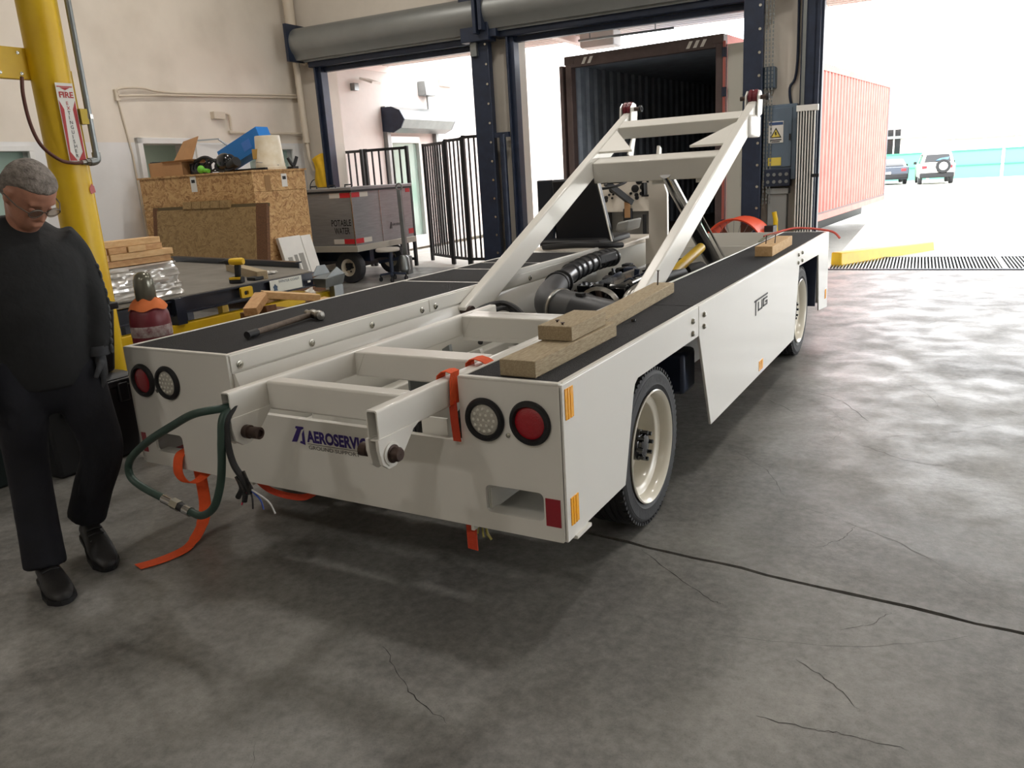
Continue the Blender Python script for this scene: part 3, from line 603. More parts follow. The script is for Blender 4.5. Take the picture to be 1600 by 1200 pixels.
# lamps on the rear face
def taillamp(x, z, red):
    g = P(MB().lathe([(.055,.0),(.072,0),(.074,-.006),(.068,-.016),(.058,-.018),(.053,-.010),(.052,.0)], (x,0,z), (0,1,0), 40), 'lamp_grommet', m_black, label='black rubber lamp ring')
    P(MB().lathe([(.054,.0),(.054,-.006),(.045,-.011),(.02,-.013),(.001,-.0135)], (x,0,z), (0,1,0), 40), 'lens', m_red if red else m_clear, g, label='red lens' if red else 'clear lens')
    if not red:
        for rr_, n in ((0,1),(.02,6),(.038,12)):
            for k in range(n): P(MB().lathe([(.006,0),(.004,-.003),(.001,-.004)], (x+rr_*math.cos(2*PI*k/n),-.0115,z+rr_*math.sin(2*PI*k/n)), (0,1,0), 8), 'led', mat_led, g)
mat_led = mat('led_dot', (224,222,210), .15, coat=.6)
taillamp(.774,.713,False); taillamp(.941,.718,True); taillamp(-.951,.709,True); taillamp(-.791,.710,False)
for x, z in ((.858,.668),(-.871,.668)): P(MB().lathe([(.008,0),(.008,-.004),(.002,-.007)], (x,0,z), (0,1,0), 10), 'bolt', m_zinc)
P(MB().box(.981,-.003,.376,1.034,.001,.471), 'red_reflector', m_redrefl); P(MB().box(-1.036,-.003,.376,-1.008,.001,.465), 'red_reflector', m_redrefl)
for y0, z0, y1, z1 in ((.016,.733,.072,.832),(.027,.376,.082,.470),(2.60,.252,2.70,.312),(4.95,.30,5.02,.38)):
    am = P(MB().box(1.055,y0,z0,1.059,y1,z1), 'amber_reflector', m_amber)
    for k in (1,2): P(MB().box(1.059,y0+(y1-y0)*k/3-.004,z0,1.0605,y0+(y1-y0)*k/3+.004,z1), 'reflector_rib', m_amber, am)
# maker's lettering
for args in (('TUG',),):
    for q in (((2.46,.692),(2.775,.692),.012),((2.49,.692),(2.49,.612),.012),((2.555,.672),(2.555,.628),.012),((2.555,.628),(2.64,.628),.012),((2.64,.628),(2.64,.672),.012),((2.68,.672),(2.77,.672),.012),((2.68,.672),(2.68,.632),.012),((2.68,.632),(2.77,.632),.012),((2.77,.632),(2.77,.65),.012),((2.735,.65),(2.77,.65),.012)):
        (y0,z0),(y1,z1),w_ = q
        ye = .016 if z0 != z1 else 0
        P(MB().box(1.0565,min(y0,y1)-.010,min(z0,z1)-.005,1.058,max(y0,y1)+.010,max(z0,z1)+.005), 'logo_stroke', m_ink, sp_r)
def mk(pts): return [(-.112+.070*a, .525+.072*b_) for a, b_ in pts]
lg = P(MB().plate(mk([(0,.08),(.40,.12),(.80,.82),(1.0,.9),(1.0,1.0),(.44,1.0),(.38,.88),(.52,.86)]), (0,-.0012,0), (1,0,0), (0,0,1), .0005), 'logo_mark', m_purple, rp_, smooth=None)
P(MB().plate(mk([(1.0,.86),(1.0,0),(.60,.08),(.68,.2),(.80,.17),(.83,.60)]), (0,-.0012,0), (1,0,0), (0,0,1), .0005), 'logo_mark', m_purple, rp_, smooth=None)
text('AEROSERVICES', 'lettering', m_purple, rp_, (-.028,-.0004,.541), (1,0,0), (0,0,1), size=.062, width=.345, bold=.045)
P(MB().box(-.030,-.0014,.531,.34,-.0006,.5325), 'underline', m_ink, rp_)
text('GROUND SUPPORT', 'lettering', m_ink, rp_, (-.028,-.0004,.511), (1,0,0), (0,0,1), size=.021, width=.25)

# wheels
def wheel(cx, cy, sx, cz=.335):
    Rt = .337
    ax = (sx,0,0)
    w = P(MB().lathe([(.232,-.085),(.245,-.09),(.29,-.098),(.315,-.094),(.328,-.080),(.334,-.066),(.334,-.048),(.327,-.046),(.327,-.040),(.337,-.038),(.337,-.014),(.329,-.012),(.329,-.006),(.337,-.004),(.337,.018),(.329,.020),(.329,.026),(.337,.028),(.337,.044),(.327,.046),(.327,.052),(.334,.054),(.334,.068),(.328,.080),(.315,.094),(.307,.0955),(.306,.097),(.30,.097),(.27,.096),(.262,.0975),(.258,.0945),(.245,.09),(.232,.085)], (cx,cy,cz), ax, 72, cap=False), 'tyre', m_tyre, smooth=40)
    lug = MB()
    for k in range(72):
        a = 2*PI*k/72
        for s_ in (-1,1):
            c_ = Vector((cx+s_*.078*sx,cy+.329*math.cos(a),cz+.329*math.sin(a)))
            lug.bar(c_-Vector((.012*sx,0,0)), c_+Vector((.012*sx,0,0)), .016, .012, up=(0,math.cos(a),math.sin(a)))
    P(lug, 'tread_lugs', m_tyre, w, smooth=None)['kind'] = 'stuff'
    if sx > 0:
        s_ = '6.00-16S'
        for i, ch in enumerate(s_):
            a = R(128-i*9.5); u = Vector((0,math.sin(a),-math.cos(a))); vv = Vector((0,math.cos(a),math.sin(a)))
            text(ch, 'tyre_letter', m_black, w, Vector((cx+.0962,cy,cz))+vv*.272, u, vv, size=.034, ext=.001)
    rim = P(MB().lathe([(.226,.086),(.240,.092),(.242,.098),(.237,.102),(.230,.096),(.222,.086),(.217,.070),(.214,.052),(.206,.048),(.186,.044),(.180,.038),(.176,.0),(.172,-.03),(.16,-.040),(.12,-.034),(.09,-.030),(.062,-.030)], (cx,cy,cz), ax, 64, cap=False)
            .lathe([(.226,-.086),(.238,-.092),(.225,-.08),(.2,-.05),(.188,-.02)], (cx,cy,cz), ax, 48, cap=False), 'rim', m_cream, smooth=40)
    hub = P(MB().lathe([(.085,-.06),(.085,-.030),(.068,-.026),(.066,.042),(.058,.050),(.050,.052),(.048,.064),(.030,.068),(.001,.069)], (cx,cy,cz), ax, 28), 'hub', m_blackg)
    for k in range(8):
        a = 2*PI*k/8
        P(MB().cyl((cx+.048*sx,cy+.058*math.cos(a),cz+.058*math.sin(a)),(cx+.076*sx,cy+.058*math.cos(a),cz+.058*math.sin(a)),.009,n=6), 'hub_stud', m_blackg, hub)
    for k in range(6):
        a = 2*PI*k/6+.3
        P(MB().cyl((cx-.035*sx,cy+.105*math.cos(a),cz+.105*math.sin(a)),(cx-.012*sx,cy+.105*math.cos(a),cz+.105*math.sin(a)),.012,n=6), 'wheel_nut', m_black, rim)
wheel(.905,.93,1); wheel(.905,4.17,1); wheel(-.905,.93,-1); wheel(-.905,4.17,-1)
P(MB().cyl((-.85,.93,.335),(.85,.93,.335),.05,n=16).sphere((.1,.93,.335),.14), 'rear_axle', m_black); P(MB().cyl((-.85,4.17,.335),(.85,4.17,.335),.045,n=16), 'front_axle', m_black)
P(MB().box(.72,1.42,.42,.98,1.60,.62), 'inner_step_box', m_darksteel, bevel=.02)
P(MB().cyl((.78,.9,.55),(.78,1.6,.52),.06,n=14), 'exhaust_pipe', m_darksteel)
P(MB().box(.70,.01,.345,1.04,.5,.355), 'floor_tray', m_whiteg)
P(MB().box(.70,4.58,.30,1.04,4.60,.72), 'mud_flap', m_darksteel)

# lift frame (white tubes) reaching out over the bumper
TZ = .845
def rtube(x, y0, y1, w=.042, h=.094, z=TZ, wall=.005):         # hollow rectangular tube along y
    mb = MB(); o_ = rr(x-w/2, z-h, x+w/2, z, .008); i_ = rr(x-w/2+wall, z-h+wall, x+w/2-wall, z-wall, .005)
    return mb.plate(o_, (0,y1,0), (1,0,0), (0,0,1), y1-y0, holes=[i_])
ftr = P(rtube(.640,-.395,1.72), 'frame_tube', m_white, smooth=40); ftl = P(rtube(.031,-.395,1.3), 'frame_tube', m_white, smooth=40)
for y0, y1, h in ((-.235,-.170,.10),(.225,.335,.10),(.99,1.09,.11)):
    cm = P(MB().box(.05,y0,TZ-h,.62,y1,TZ), 'frame_cross_member', m_white, bevel=.008)
P(MB().box(.05,.985,TZ-.115,.62,1.0,TZ-.10).box(.05,1.075,TZ-.004,.62,1.12,TZ), 'channel_flange', m_white)
for x in (.052,.618):                                          # gusset plates in the frame corners
    for y in (.225,.99):
        s_ = 1 if x < .3 else -1
        P(MB().plate([(x,TZ-.004),(x+.05*s_,TZ-.004),(x,TZ-.10)], (0,y+.004,0), (1,0,0), (0,0,1), .006), 'frame_gusset', m_white)
def ear(x, par):
    e = P(MB().plate([(-.405,TZ-.085),(-.20,TZ-.085),(-.235,TZ-.10),(-.30,TZ-.165),(-.335,TZ-.185),(-.37,TZ-.185),(-.395,TZ-.165),(-.405,TZ-.12)], (x-.006,0,0), (0,1,0), (0,0,1), .012), 'ear_plate', m_white, par, smooth=None, bevel=.002)
    return e
for x in (.621,.659): ear(x, ftr)
for x in (.012,.050): ear(x, ftl)
def pin(x0, x1, y, z, r=.017):
    p_ = P(MB().lathe([(r*1.3,0),(r*1.35,.005),(r*1.35,.022),(r,.024),(r,.038),(r*1.2,.040),(r*1.2,.066),(r*.9,.068),(r*.7,.068),(r*.7,.06),(.001,.06)], (x0,y,z), (x1-x0,0,0), 20, cap=False), 'roller_pin', m_rust)
    return p_
pin(.055,.2,-.352,TZ-.142); pin(.617,.4,-.352,TZ-.142)
bl = P(MB().lathe([(.028,0),(.028,.010),(.022,.012),(.022,.028),(.018,.034),(.001,.034)], (.664,-.352,TZ-.142), (1,0,0), 24, cap=False), 'pin_head', m_rust); P(MB().lathe([(.036,0),(.036,.010),(.026,.012)], (.660,-.352,TZ-.142), (1,0,0), 24), 'pin_boss', m_white)
# hydraulic hose loop and wiring at the left tube
hp = bez([(.03,-.30,.79),(.03,-.40,.795),(-.03,-.47,.79),(-.16,-.46,.735),(-.32,-.46,.655),(-.45,-.45,.57),(-.47,-.45,.51),(-.42,-.45,.475),(-.30,-.45,.445)],7)
hz = P(MB().tube(hp, .0135, 12), 'hydraulic_hose', m_hose)
hp2 = bez([(-.17,-.45,.418),(-.11,-.45,.412),(-.04,-.45,.455),(.01,-.45,.54),(.035,-.45,.62),(.04,-.44,.70),(.04,-.42,.77),(.035,-.36,.80)],7)
P(MB().tube(hp2, .0135, 12), 'hydraulic_hose', m_hose)
fp = [Vector((-.30,-.45,.445)),Vector((-.255,-.45,.436)),Vector((-.22,-.45,.428)),Vector((-.195,-.45,.4225)),Vector((-.165,-.45,.416))]
P(MB().cyl(fp[0],fp[1],.017,n=14), 'hose_ferrule', m_chrome, hz); P(MB().cyl(fp[1],fp[2],.020,n=6), 'hex_nut', m_zinc, hz); P(MB().cyl(fp[2],fp[3],.016,n=14), 'hose_ferrule', m_black, hz); P(MB().cyl(fp[3],fp[4],.0175,n=14), 'hose_ferrule', m_chrome, hz)
wb_ = P(MB().tube(bez([(.04,-.36,.80),(.05,-.415,.76),(.055,-.43,.69),(.08,-.44,.62),(.12,-.44,.57),(.14,-.44,.54)],6), .011, 10), 'wiring_loom', m_black)
for dx, dz in ((.015,0),(-.014,-.02),(.0,-.03)):
    P(MB().tube(bez([(.10+dx,-.44,.60+dz),(.12+dx,-.445,.565+dz),(.115+dx*2,-.45,.53+dz)],5), .009, 8), 'connector_lead', m_blackg, wb_)
for i, c_ in enumerate(((170,40,70),(40,40,44),(40,70,150),(190,190,190))):
    P(MB().tube(bez([(.135,-.44,.545),(.12+.035*i,-.45,.52),(.10+.05*i,-.45,.487-.006*(i % 2))],4), .003, 6), 'loose_wire', mat('wire_%d' % i, c_, .5), wb_)

# lift arm
LA = .434; AA = math.atan(LA)
ud = Vector((0,math.cos(AA),math.sin(AA))); un = Vector((0,-math.sin(AA),math.cos(AA)))
def lp(y): return Vector((0,y,1.395+LA*(y-3.08)))               # point on the top line of a leg
def leg(x0, x1):
    mb = MB(); a = lp(1.62); b_ = lp(4.24); d_ = -un*.142
    P_ = []
    for e in (a, b_):
        for xx, q in ((x0,d_),(x1,d_),(x1,Vector()),(x0,Vector())): P_.append(e+q+Vector((xx,0,0)))
    return mb.hexa(P_)
for x0, x1 in ((.580,.642),(-.405,-.343)):
    lg_ = P(leg(x0,x1), 'lift_arm_leg', m_white, bevel=.009, seg=3)
    P(MB().cyl((x0-.02,1.66,.73),(x1+.02,1.66,.73),.035,n=18), 'pivot_pin', m_rust, lg_)
def inplane(x, y, off=0): v = lp(y)+un*off; return Vector((x,v.y,v.z))
P(MB().hexa([inplane(-.345,3.93,-.10),inplane(.582,3.93,-.10),inplane(.582,4.05,-.10),inplane(-.345,4.05,-.10),inplane(-.345,3.93,-.004),inplane(.582,3.93,-.004),inplane(.582,4.05,-.004),inplane(-.345,4.05,-.004)]), 'top_cross_bar', m_white, bevel=.006)
mb_ = P(MB().hexa([Vector((-.345,3.45,1.36)),Vector((.582,3.45,1.36)),Vector((.582,3.56,1.40)),Vector((-.345,3.56,1.40)),Vector((-.345,3.42,1.505)),Vector((.582,3.42,1.505)),Vector((.582,3.56,1.545)),Vector((-.345,3.56,1.545))]), 'main_cross_bar', m_white, bevel=.008)
def gus(pts): 
    P(MB().add([inplane(x,y,-.01) for x,y in pts]+[inplane(x,y,-.026) for x,y in pts], [(0,1,2),(5,4,3),(0,3,4,1),(1,4,5,2),(2,5,3,0)]), 'gusset_plate', m_white, mb_, smooth=None)
gus([(-.345,3.90),(-.085,3.54),(-.345,3.54)]); gus([(.582,3.88),(.34,3.54),(.582,3.54)])
for x in (.1,.42): P(MB().box(x-.02,3.5,1.335,x+.1,3.55,1.375), 'lug', m_white, mb_)
P(MB().plate([(3.50,1.40),(3.58,1.40),(3.60,1.58),(3.56,1.60)], (.10,0,0), (0,1,0), (0,0,1), .02), 'lug', m_white, mb_)
def roller(x, s_):
    y, z = 4.24, 1.905
    r_ = P(MB().lathe([(.02,-.034),(.052,-.034),(.058,-.028),(.058,-.006),(.050,-.003),(.050,.003),(.058,.006),(.058,.028),(.052,.034),(.02,.034)], (x,y,z), (1,0,0), 32), 'guide_roller', m_maroon)
    for xx in (x-.045, x+.045): P(MB().plate([(4.15,1.75),(4.29,1.79),(4.30,1.88),(4.27,1.945),(4.22,1.955),(4.17,1.92)], (xx-.005,0,0), (0,1,0), (0,0,1), .010), 'roller_bracket', m_white, r_, bevel=.002)
    P(MB().cyl((x-.10 if s_ else x-.06,y,z),(x+.11,y,z),.016,n=14), 'axle_pin', m_rust, r_)
    P(MB().cyl((x+.09,y,z),(x+.11,y,z),.024,n=14), 'axle_nut', m_black, r_)
roller(-.374, False); roller(.611, True)
P(MB().plate([(4.08,1.56),(4.16,1.66),(4.30,1.80),(4.22,1.62),(4.18,1.52)], (-.335,0,0), (0,1,0), (0,0,1), .012), 'arm_tip_plate', m_white)
P(MB().box(.60,3.95,1.62,.66,4.27,1.78), 'arm_tip_plate', m_white, bevel=.02)
# hydraulic cylinder
c0 = Vector((.2,3.45,1.41)); c1 = Vector((.2,4.66,.64)); cm_ = c0.lerp(c1,.46)
cy_ = P(MB().cyl(cm_, c1, .062, n=28), 'lift_cylinder', m_blackg); P(MB().cyl(c0, cm_, .042, n=24), 'piston_rod', m_chrome, cy_)
P(MB().cyl(c0.lerp(c1,.43), c0.lerp(c1,.50), .075, n=28), 'gland_nut', m_black, cy_); P(MB().tube([cm_+Vector((.09,0,.02)), c1+Vector((.085,0,.05))], .009, 8), 'hydraulic_line', m_chrome, cy_)
P(MB().box(-.41,4.75,.30,.68,4.77,.763), 'front_bulkhead', m_white, smooth=None)
P(MB().box(-1.05,5.03,.25,1.05,5.05,ZT), 'front_panel', m_white, smooth=None)
P(MB().cyl((.36,2.75,.70),(.36,3.75,.86),.035,n=16), 'gas_strut', m_yellow); P(MB().cyl((.3,3.55,.70),(.36,3.75,.70),.06,n=16), 'strut_mount', m_black)

# engine
EN = P(MB().box(-.20,2.35,.42,.42,3.85,.66), 'engine_block', m_blackg, bevel=.03)
P(MB().box(-.02,2.55,.66,.26,3.80,.76), 'rocker_cover', m_blackg, EN, bevel=.025)
for k in range(8):
    P(MB().cyl((.29,2.62+k*.145,.60),(.29,2.62+k*.145,.755),.016,n=8), 'injector', m_black, EN); P(MB().tube(bez([(.29,2.62+k*.145,.75),(.25,2.63+k*.145,.79),(.20,2.64+k*.145,.77)],4), .007, 6), 'fuel_line', m_darksteel, EN)
for k in range(46):
    x, y, z = random.uniform(-.2,.36), random.uniform(2.3,3.75), random.uniform(.66,.76); q = random.random()
    mm_ = random.choice((m_black, m_blackg, m_blackg, m_darksteel, m_darksteel, m_rust))
    if q < .4: P(MB().obox((x,y,z), (random.uniform(.03,.1),random.uniform(.03,.14),random.uniform(.03,.08)), rz=random.uniform(0,.4)), 'engine_fitting', mm_, EN, bevel=.006)
    elif q < .7: P(MB().cyl((x,y,z-.04),(x+random.uniform(-.02,.02),y,z+.04),random.uniform(.012,.035),n=10), 'engine_fitting', mm_, EN)
    else: P(MB().cyl((x,y,z),(x+random.uniform(-.1,.1),y+random.uniform(.05,.2),z),random.uniform(.010,.028),n=10), 'engine_fitting', mm_, EN)
P(MB().tube([(.30,2.5,.78),(.30,3.0,.795),(.30,3.75,.80),(.25,3.95,.83)], .012, 8), 'fuel_rail', m_steel, EN)
P(MB().tube(bez([(.36,2.25,.60),(.36,2.28,.70),(.36,2.40,.745),(.36,2.7,.75),(.38,3.2,.74)],6), .034, 14), 'coolant_pipe', m_steel, EN)
P(MB().tube(bez([(.36,2.55,.755),(.36,2.8,.755),(.38,3.25,.74)],5), .040, 14), 'coolant_hose', m_black, EN)
P(MB().cyl((.05,2.28,.60),(.05,2.36,.60),.14,n=30), 'pulley', m_blackg, EN); P(MB().lathe([(.13,0),(.15,.01),(.15,.03),(.13,.04)], (.18,2.26,.64), (0,1,0), 30, cap=False), 'fan_belt', m_steel, EN)
P(MB().lathe([(.05,0),(.075,.02),(.08,.10),(.05,.14)], (.42,2.1,.62), (1,-.4,0), 20), 'alternator', m_blackg, EN); P(MB().cyl((.30,2.0,.68),(.62,1.82,.66),.055,n=20), 'oil_filter', m_blackg, EN)
for k in range(14):
    a = (random.uniform(-.15,.4),random.uniform(2.3,3.7),random.uniform(.62,.72)); P(MB().tube(bez([a,(a[0]+.08,a[1]+random.uniform(.1,.4),a[2]+random.uniform(.02,.08)),(a[0]+random.uniform(-.1,.15),a[1]+.5,a[2])],5), random.choice((.008,.011,.014)), 6), 'engine_hose', random.choice((m_black,m_blackg,m_darksteel)), EN)
af0 = Vector((.06,1.96,.715)); af1 = Vector((.60,1.74,.690)); ad_ = (af1-af0).normalized()
AF = P(MB().lathe([(.085,-.01),(.103,.0),(.108,.02),(.108,.18),(.112,.19),(.112,.20),(.106,.21),(.098,.45),(.092,.56),(.001,.565)], af0, ad_, 36), 'air_filter', mat('filter_housing', (46,48,52), .42), smooth=40)
P(MB().lathe([(.109,.0),(.116,.002),(.116,.018),(.109,.02)], af0+ad_*.025, ad_, 36, cap=False), 'clamp_band', m_steel, AF); P(MB().obox(af0+ad_*.33+Vector((.03,-.1,.02)), (.05,.03,.016), rz=-.4), 'clip', m_black, AF); P(MB().obox(af0+ad_*.22+Vector((0,-.03,.108)), (.05,.03,.016), rz=-.4), 'clip', m_black, AF)
el = bez([af0-ad_*.0, af0-ad_*.06+Vector((0,.0,.01)), (-.06,2.10,.75), (-.10,2.24,.775), (-.14,2.40,.79)],6)
P(MB().tube(el, .1, 24, rs=[.098-.03*i/(len(el)-1) for i in range(len(el))]), 'intake_elbow', mat('elbow_rubber', (52,53,56), .5))
hs = bez([(-.13,2.34,.785),(-.19,2.6,.80),(-.24,2.95,.815),(-.27,3.35,.82),(-.27,3.6,.81)],10)
P(MB().tube(hs, .06, 20), 'intake_pipe', mat('intake_black', (40,42,46), .3, coat=.3))
for k in (0,2): P(MB().lathe([(.064,0),(.080,.004),(.080,.022),(.064,.026)], hs[k]+Vector((0,k*.02,0)), hs[k+1]-hs[k], 28, cap=False), 'elbow_clamp', m_black)
for k in range(13,39,3): P(MB().lathe([(.058,0),(.069,.008),(.069,.026),(.058,.034)], hs[k], hs[k+1]-hs[k], 24, cap=False), 'bellows_ring', m_black)
P(MB().box(-.34,3.2,.80,-.2,3.5,.87), 'sensor_block', m_black, bevel=.01)
P(MB().tube(bez([(-.0,1.15,.70),(-.06,1.28,.80),(.0,1.42,.83),(.12,1.40,.80),(.24,1.34,.70)],6), .016, 8).tube(bez([(.04,1.15,.68),(-.0,1.3,.79),(.06,1.42,.80),(.2,1.38,.68)],6), .013, 8), 'cable_loop', m_black)
for y, x in ((1.98,-.02),(1.9,.04)): P(MB().tube(bez([(x,y,.68),(x-.03,y-.02,.55),(x,y,.36)],5), .011, 8), 'drain_hose', m_black)
P(MB().lathe([(.02,0),(.055,.02),(.055,.2),(.02,.22)], (.02,1.9,.42), (0,0,1), 18), 'fluid_bottle', m_steel)
P(MB().box(-.40,1.72,.62,-.385,1.76,.75), 'wall_bracket', m_black)
P(MB().box(-.41,2.1,.302,.68,4.7,.312), 'engine_bay_floor', m_black)

# driver's station
m_cabw = mat('cab_white', (226,218,206), .35, coat=.2)
P(MB().plate([(-.27,.45),(-.27,.88),(-.24,.88),(-.235,1.36),(-.12,1.36),(-.08,1.24),(-.08,.60),(.02,.45)], (0,4.33,0), (1,0,0), (0,0,1), .04), 'console_panel', m_cabw, bevel=.004)
P(MB().hexa([(-1.02,3.7,.84),(-.30,3.62,.84),(-.30,4.60,.84),(-1.02,4.6,.84),(-1.02,3.72,.87),(-.30,3.66,.87),(-.30,4.56,.895),(-1.02,4.56,.895)]), 'wheel_cover', m_cabw, bevel=.01)
P(MB().box(-.425,2.2,.845,-.405,3.7,.88), 'deck_upstand', m_white, bevel=.004)
db = P(MB().hexa([(-.96,4.86,1.07),(-.40,4.86,1.07),(-.40,5.02,1.07),(-.96,5.02,1.07),(-.96,4.90,1.37),(-.40,4.90,1.37),(-.40,5.02,1.37),(-.96,5.02,1.37)]), 'dashboard', m_cabw, bevel=.012)
for x, z, r_ in ((-.80,1.27,.032),(-.58,1.27,.034),(-.51,1.28,.024),(-.545,1.335,.03),(-.45,1.345,.03),(-.86,1.20,.018),(-.83,1.225,.010),(-.79,1.228,.010),(-.80,1.195,.010),(-.86,1.175,.016),(-.56,1.19,.018),(-.565,1.215,.018),(-.52,1.225,.016),(-.62,1.23,.012)):
    yy = 4.86+.04*(z-1.07)/.3
    P(MB().lathe([(r_,0),(r_,-.012),(r_*.7,-.018),(.001,-.018)], (x,yy,z), (0,1,0), 16), 'gauge', m_black, db)
P(MB().box(-.49,4.80,1.20,-.485,4.88,1.32).box(-.47,4.80,1.20,-.465,4.88,1.32).box(-.49,4.80,1.20,-.42,4.88,1.215), 'lever_guard', m_black, db)
P(MB().box(-.96,4.96,.60,-.40,4.98,1.07), 'foot_panel', mat('cab_grey', (120,118,114), .5), db); P(MB().box(-.52,4.9,.86,-.50,4.94,1.04), 'pedal', m_black, db); P(MB().box(-.92,4.9,.9,-.84,4.95,1.06), 'pedal', m_black, db)
P(MB().box(-.68,4.82,.98,-.60,4.88,1.10), 'column_base', m_black, db, bevel=.01)
st = P(MB().tube([(-.74+.18*math.cos(a),4.62+.18*.9*math.sin(a),1.345+.05*math.sin(a)) for a in [2*PI*k/32 for k in range(33)]], .013, 8), 'steering_wheel', m_black)
P(MB().bar((-.74,4.60,1.34),(-.60,4.84,1.15),.045,.05), 'steering_column', m_black, st)
P(MB().bar((-.9,4.62,1.34),(-.58,4.62,1.34),.03,.02).bar((-.74,4.62,1.34),(-.56,4.56,1.36),.03,.02), 'spokes', m_black, st)
P(MB().box(-.655,4.80,1.02,-.60,4.803,1.17), 'paper_tag', m_card, st)
se = P(MB().hexa([(-.90,3.88,.90),(-.40,3.88,.90),(-.40,3.96,.90),(-.90,3.96,.90),(-.90,3.84,1.40),(-.50,3.84,1.40),(-.50,3.92,1.40),(-.90,3.92,1.40)]), 'seat_back', mat('seat_black', (20,24,32), .4), bevel=.02)
P(MB().hexa([(-.402,3.875,.90),(-.394,3.875,.90),(-.394,3.89,.90),(-.402,3.89,.90),(-.502,3.835,1.40),(-.494,3.835,1.40),(-.494,3.85,1.40),(-.502,3.85,1.40)]), 'piping', m_plwhite, se)
P(MB().box(-.94,3.68,.875,-.42,4.35,.93), 'seat_base', m_black, bevel=.02); P(MB().tube(bez([(-.9,3.66,.88),(-.6,3.62,.90),(-.35,3.66,.89),(-.28,3.8,.88)],6), .022, 8), 'seat_trim', m_black, se)
P(MB().hexa([(-.40,3.95,.97),(-.30,3.95,.97),(-.30,4.25,.97),(-.40,4.25,.97),(-.38,3.95,1.04),(-.28,3.95,1.06),(-.28,4.25,1.06),(-.38,4.25,1.04)]), 'arm_rest', mat('arm_grey', (150,150,146), .35), se, bevel=.015)
P(MB().box(-1.04,3.86,.86,-.90,3.90,1.40), 'side_panel', mat('cab_dark', (26,34,46), .4), bevel=.01)
# ================================================================ THINGS ON AND AROUND THE LOADER
def ribbon(path, w, side, th=.003, M=None):
    """flat webbing along a path; side = width direction per point or one vector"""
    P_ = [Vector(p) for p in path]; mb = MB(M); rings = []
    for i, p in enumerate(P_):
        s_ = Vector(side[i] if isinstance(side, list) else side).normalized(); d_ = (P_[min(i+1,len(P_)-1)]-P_[max(i-1,0)]).normalized(); n_ = d_.cross(s_).normalized()
        a = s_*w/2; b_ = n_*th/2
        rings.append([p-a-b_, p+a-b_, p+a+b_, p-a+b_])
    return mb.loft(rings)
# hammer on the left deck
t = thing('sledge_hammer', (-.6,.5,.852), 'steel headed hammer with a worn wooden handle on the left black deck', 'hammer')
MB().tube(bez([(-.578,.275,.870),(-.59,.36,.871),(-.615,.52,.872),(-.645,.735,.874)],6), .014, 12, rs=None).build('handle', mat('worn_handle', (92,78,66), .6, var=.4, vscale=30), t)
MB().cyl((-.575,.262,.870),(-.583,.325,.871),.0175,n=12).build('grip_tape', m_black, t)
hd = MB().lathe([(.001,0),(.02,.002),(.024,.008),(.024,.026),(.018,.034),(.016,.05),(.022,.065),(.022,.10),(.015,.125),(.012,.145),(.014,.165),(.001,.168)], (-.555,.70,.876), (-1,.42,0), 20, cap=False).build('head', m_steel, t, bevel=0)
# timbers
def timber(name, c, size, rz, m, lab, cat='timber', nails=(), rx=0):
    t_ = thing(name, (c[0],c[1],c[2]-size[2]/2), lab, cat)
    MB().obox(c, size, rz=rz, rx=rx).build('beam', m, t_, bevel=.003)
    for nx, ny, h in nails:
        z = c[2]+size[2]/2; MB().cyl((nx,ny,z-.01),(nx+.004,ny,z+h),.0035,n=6).cyl((nx+.004,ny,z+h),(nx+.004,ny,z+h+.002),.008,n=8).build('nail', m_rust, t_)
    return t_
timber('timber_beam', (.880,.375,.879), (.130,.665,.055), .0, m_timber, 'weathered lower timber with saw marks lying on the right deck corner')
timber('timber_block', (.868,.485,.934), (.130,.31,.052), .02, m_timber, 'short weathered timber block stacked on the lower timber', nails=((.845,.40,.006),(.885,.36,.006)))
timber('timber_beam', (.800,1.235,.877), (.105,1.03,.05), .055, m_timber, 'long weathered timber with an upright nail along the right deck', nails=((.77,1.66,.07),))
timber('timber_block', (.915,3.62,.885), (.112,.72,.066), .02, m_pine2, 'short pale wood block with two nails near the deck front', nails=((.90,3.42,.055),(.95,3.46,.055)))
tag(MB().lathe([(.006,0),(.011,.002),(.011,.010),(.006,.012)], (.905,.985,.852), (0,.3,1), 14, cap=False).build('loose_nut', m_blackg), 'small black nut lying on the right deck beside the long timber', 'nut')
# orange straps round the right frame tube
t = thing('ratchet_strap', (.64,0,.85), 'orange webbing strap looped over the right frame tube and hanging down', 'strap')
ribbon([(.615,-.03,.78),(.614,.0,.852),(.625,.01,.863),(.645,.01,.866),(.664,.008,.862),(.668,-.005,.84),(.670,-.016,.76)], .05, (0,1,.0)).build('upper_loop', m_orange, t)
ribbon([(.664,-.018,.772),(.667,-.02,.70),(.672,-.02,.632)], .03, (1,0,0)).build('hanging_end', m_orangered, t)
t2 = tag(ribbon([(.612,.17,.80),(.612,.18,.852),(.625,.185,.864),(.645,.185,.868),(.672,.185,.862),(.69,.185,.853)], .055, (0,1,0)).build('strap_loop', m_orange), 'second orange strap loop over the right frame tube by the timbers', 'strap')
tag(ribbon([(.645,.07,.42),(.645,.066,.33),(.646,.06,.28),(.650,.055,.20)], .045, (1,-.1,0)).build('strap_end', m_orangered), 'short red orange strap end hanging below the right of the bumper', 'strap')
tag(ribbon(bez([(-.52,.14,.36),(-.47,.10,.30),(-.36,.07,.268),(-.22,.06,.262),(-.12,.07,.28),(-.02,.12,.36)],6), .026, (0,.4,1)).build('strap_sling', m_orangered), 'red orange strap slung under the middle of the bumper', 'strap')
t = thing('tie_down_strap', (-.77,0,0), 'orange strap hanging from the left bumper slot onto the floor', 'strap')
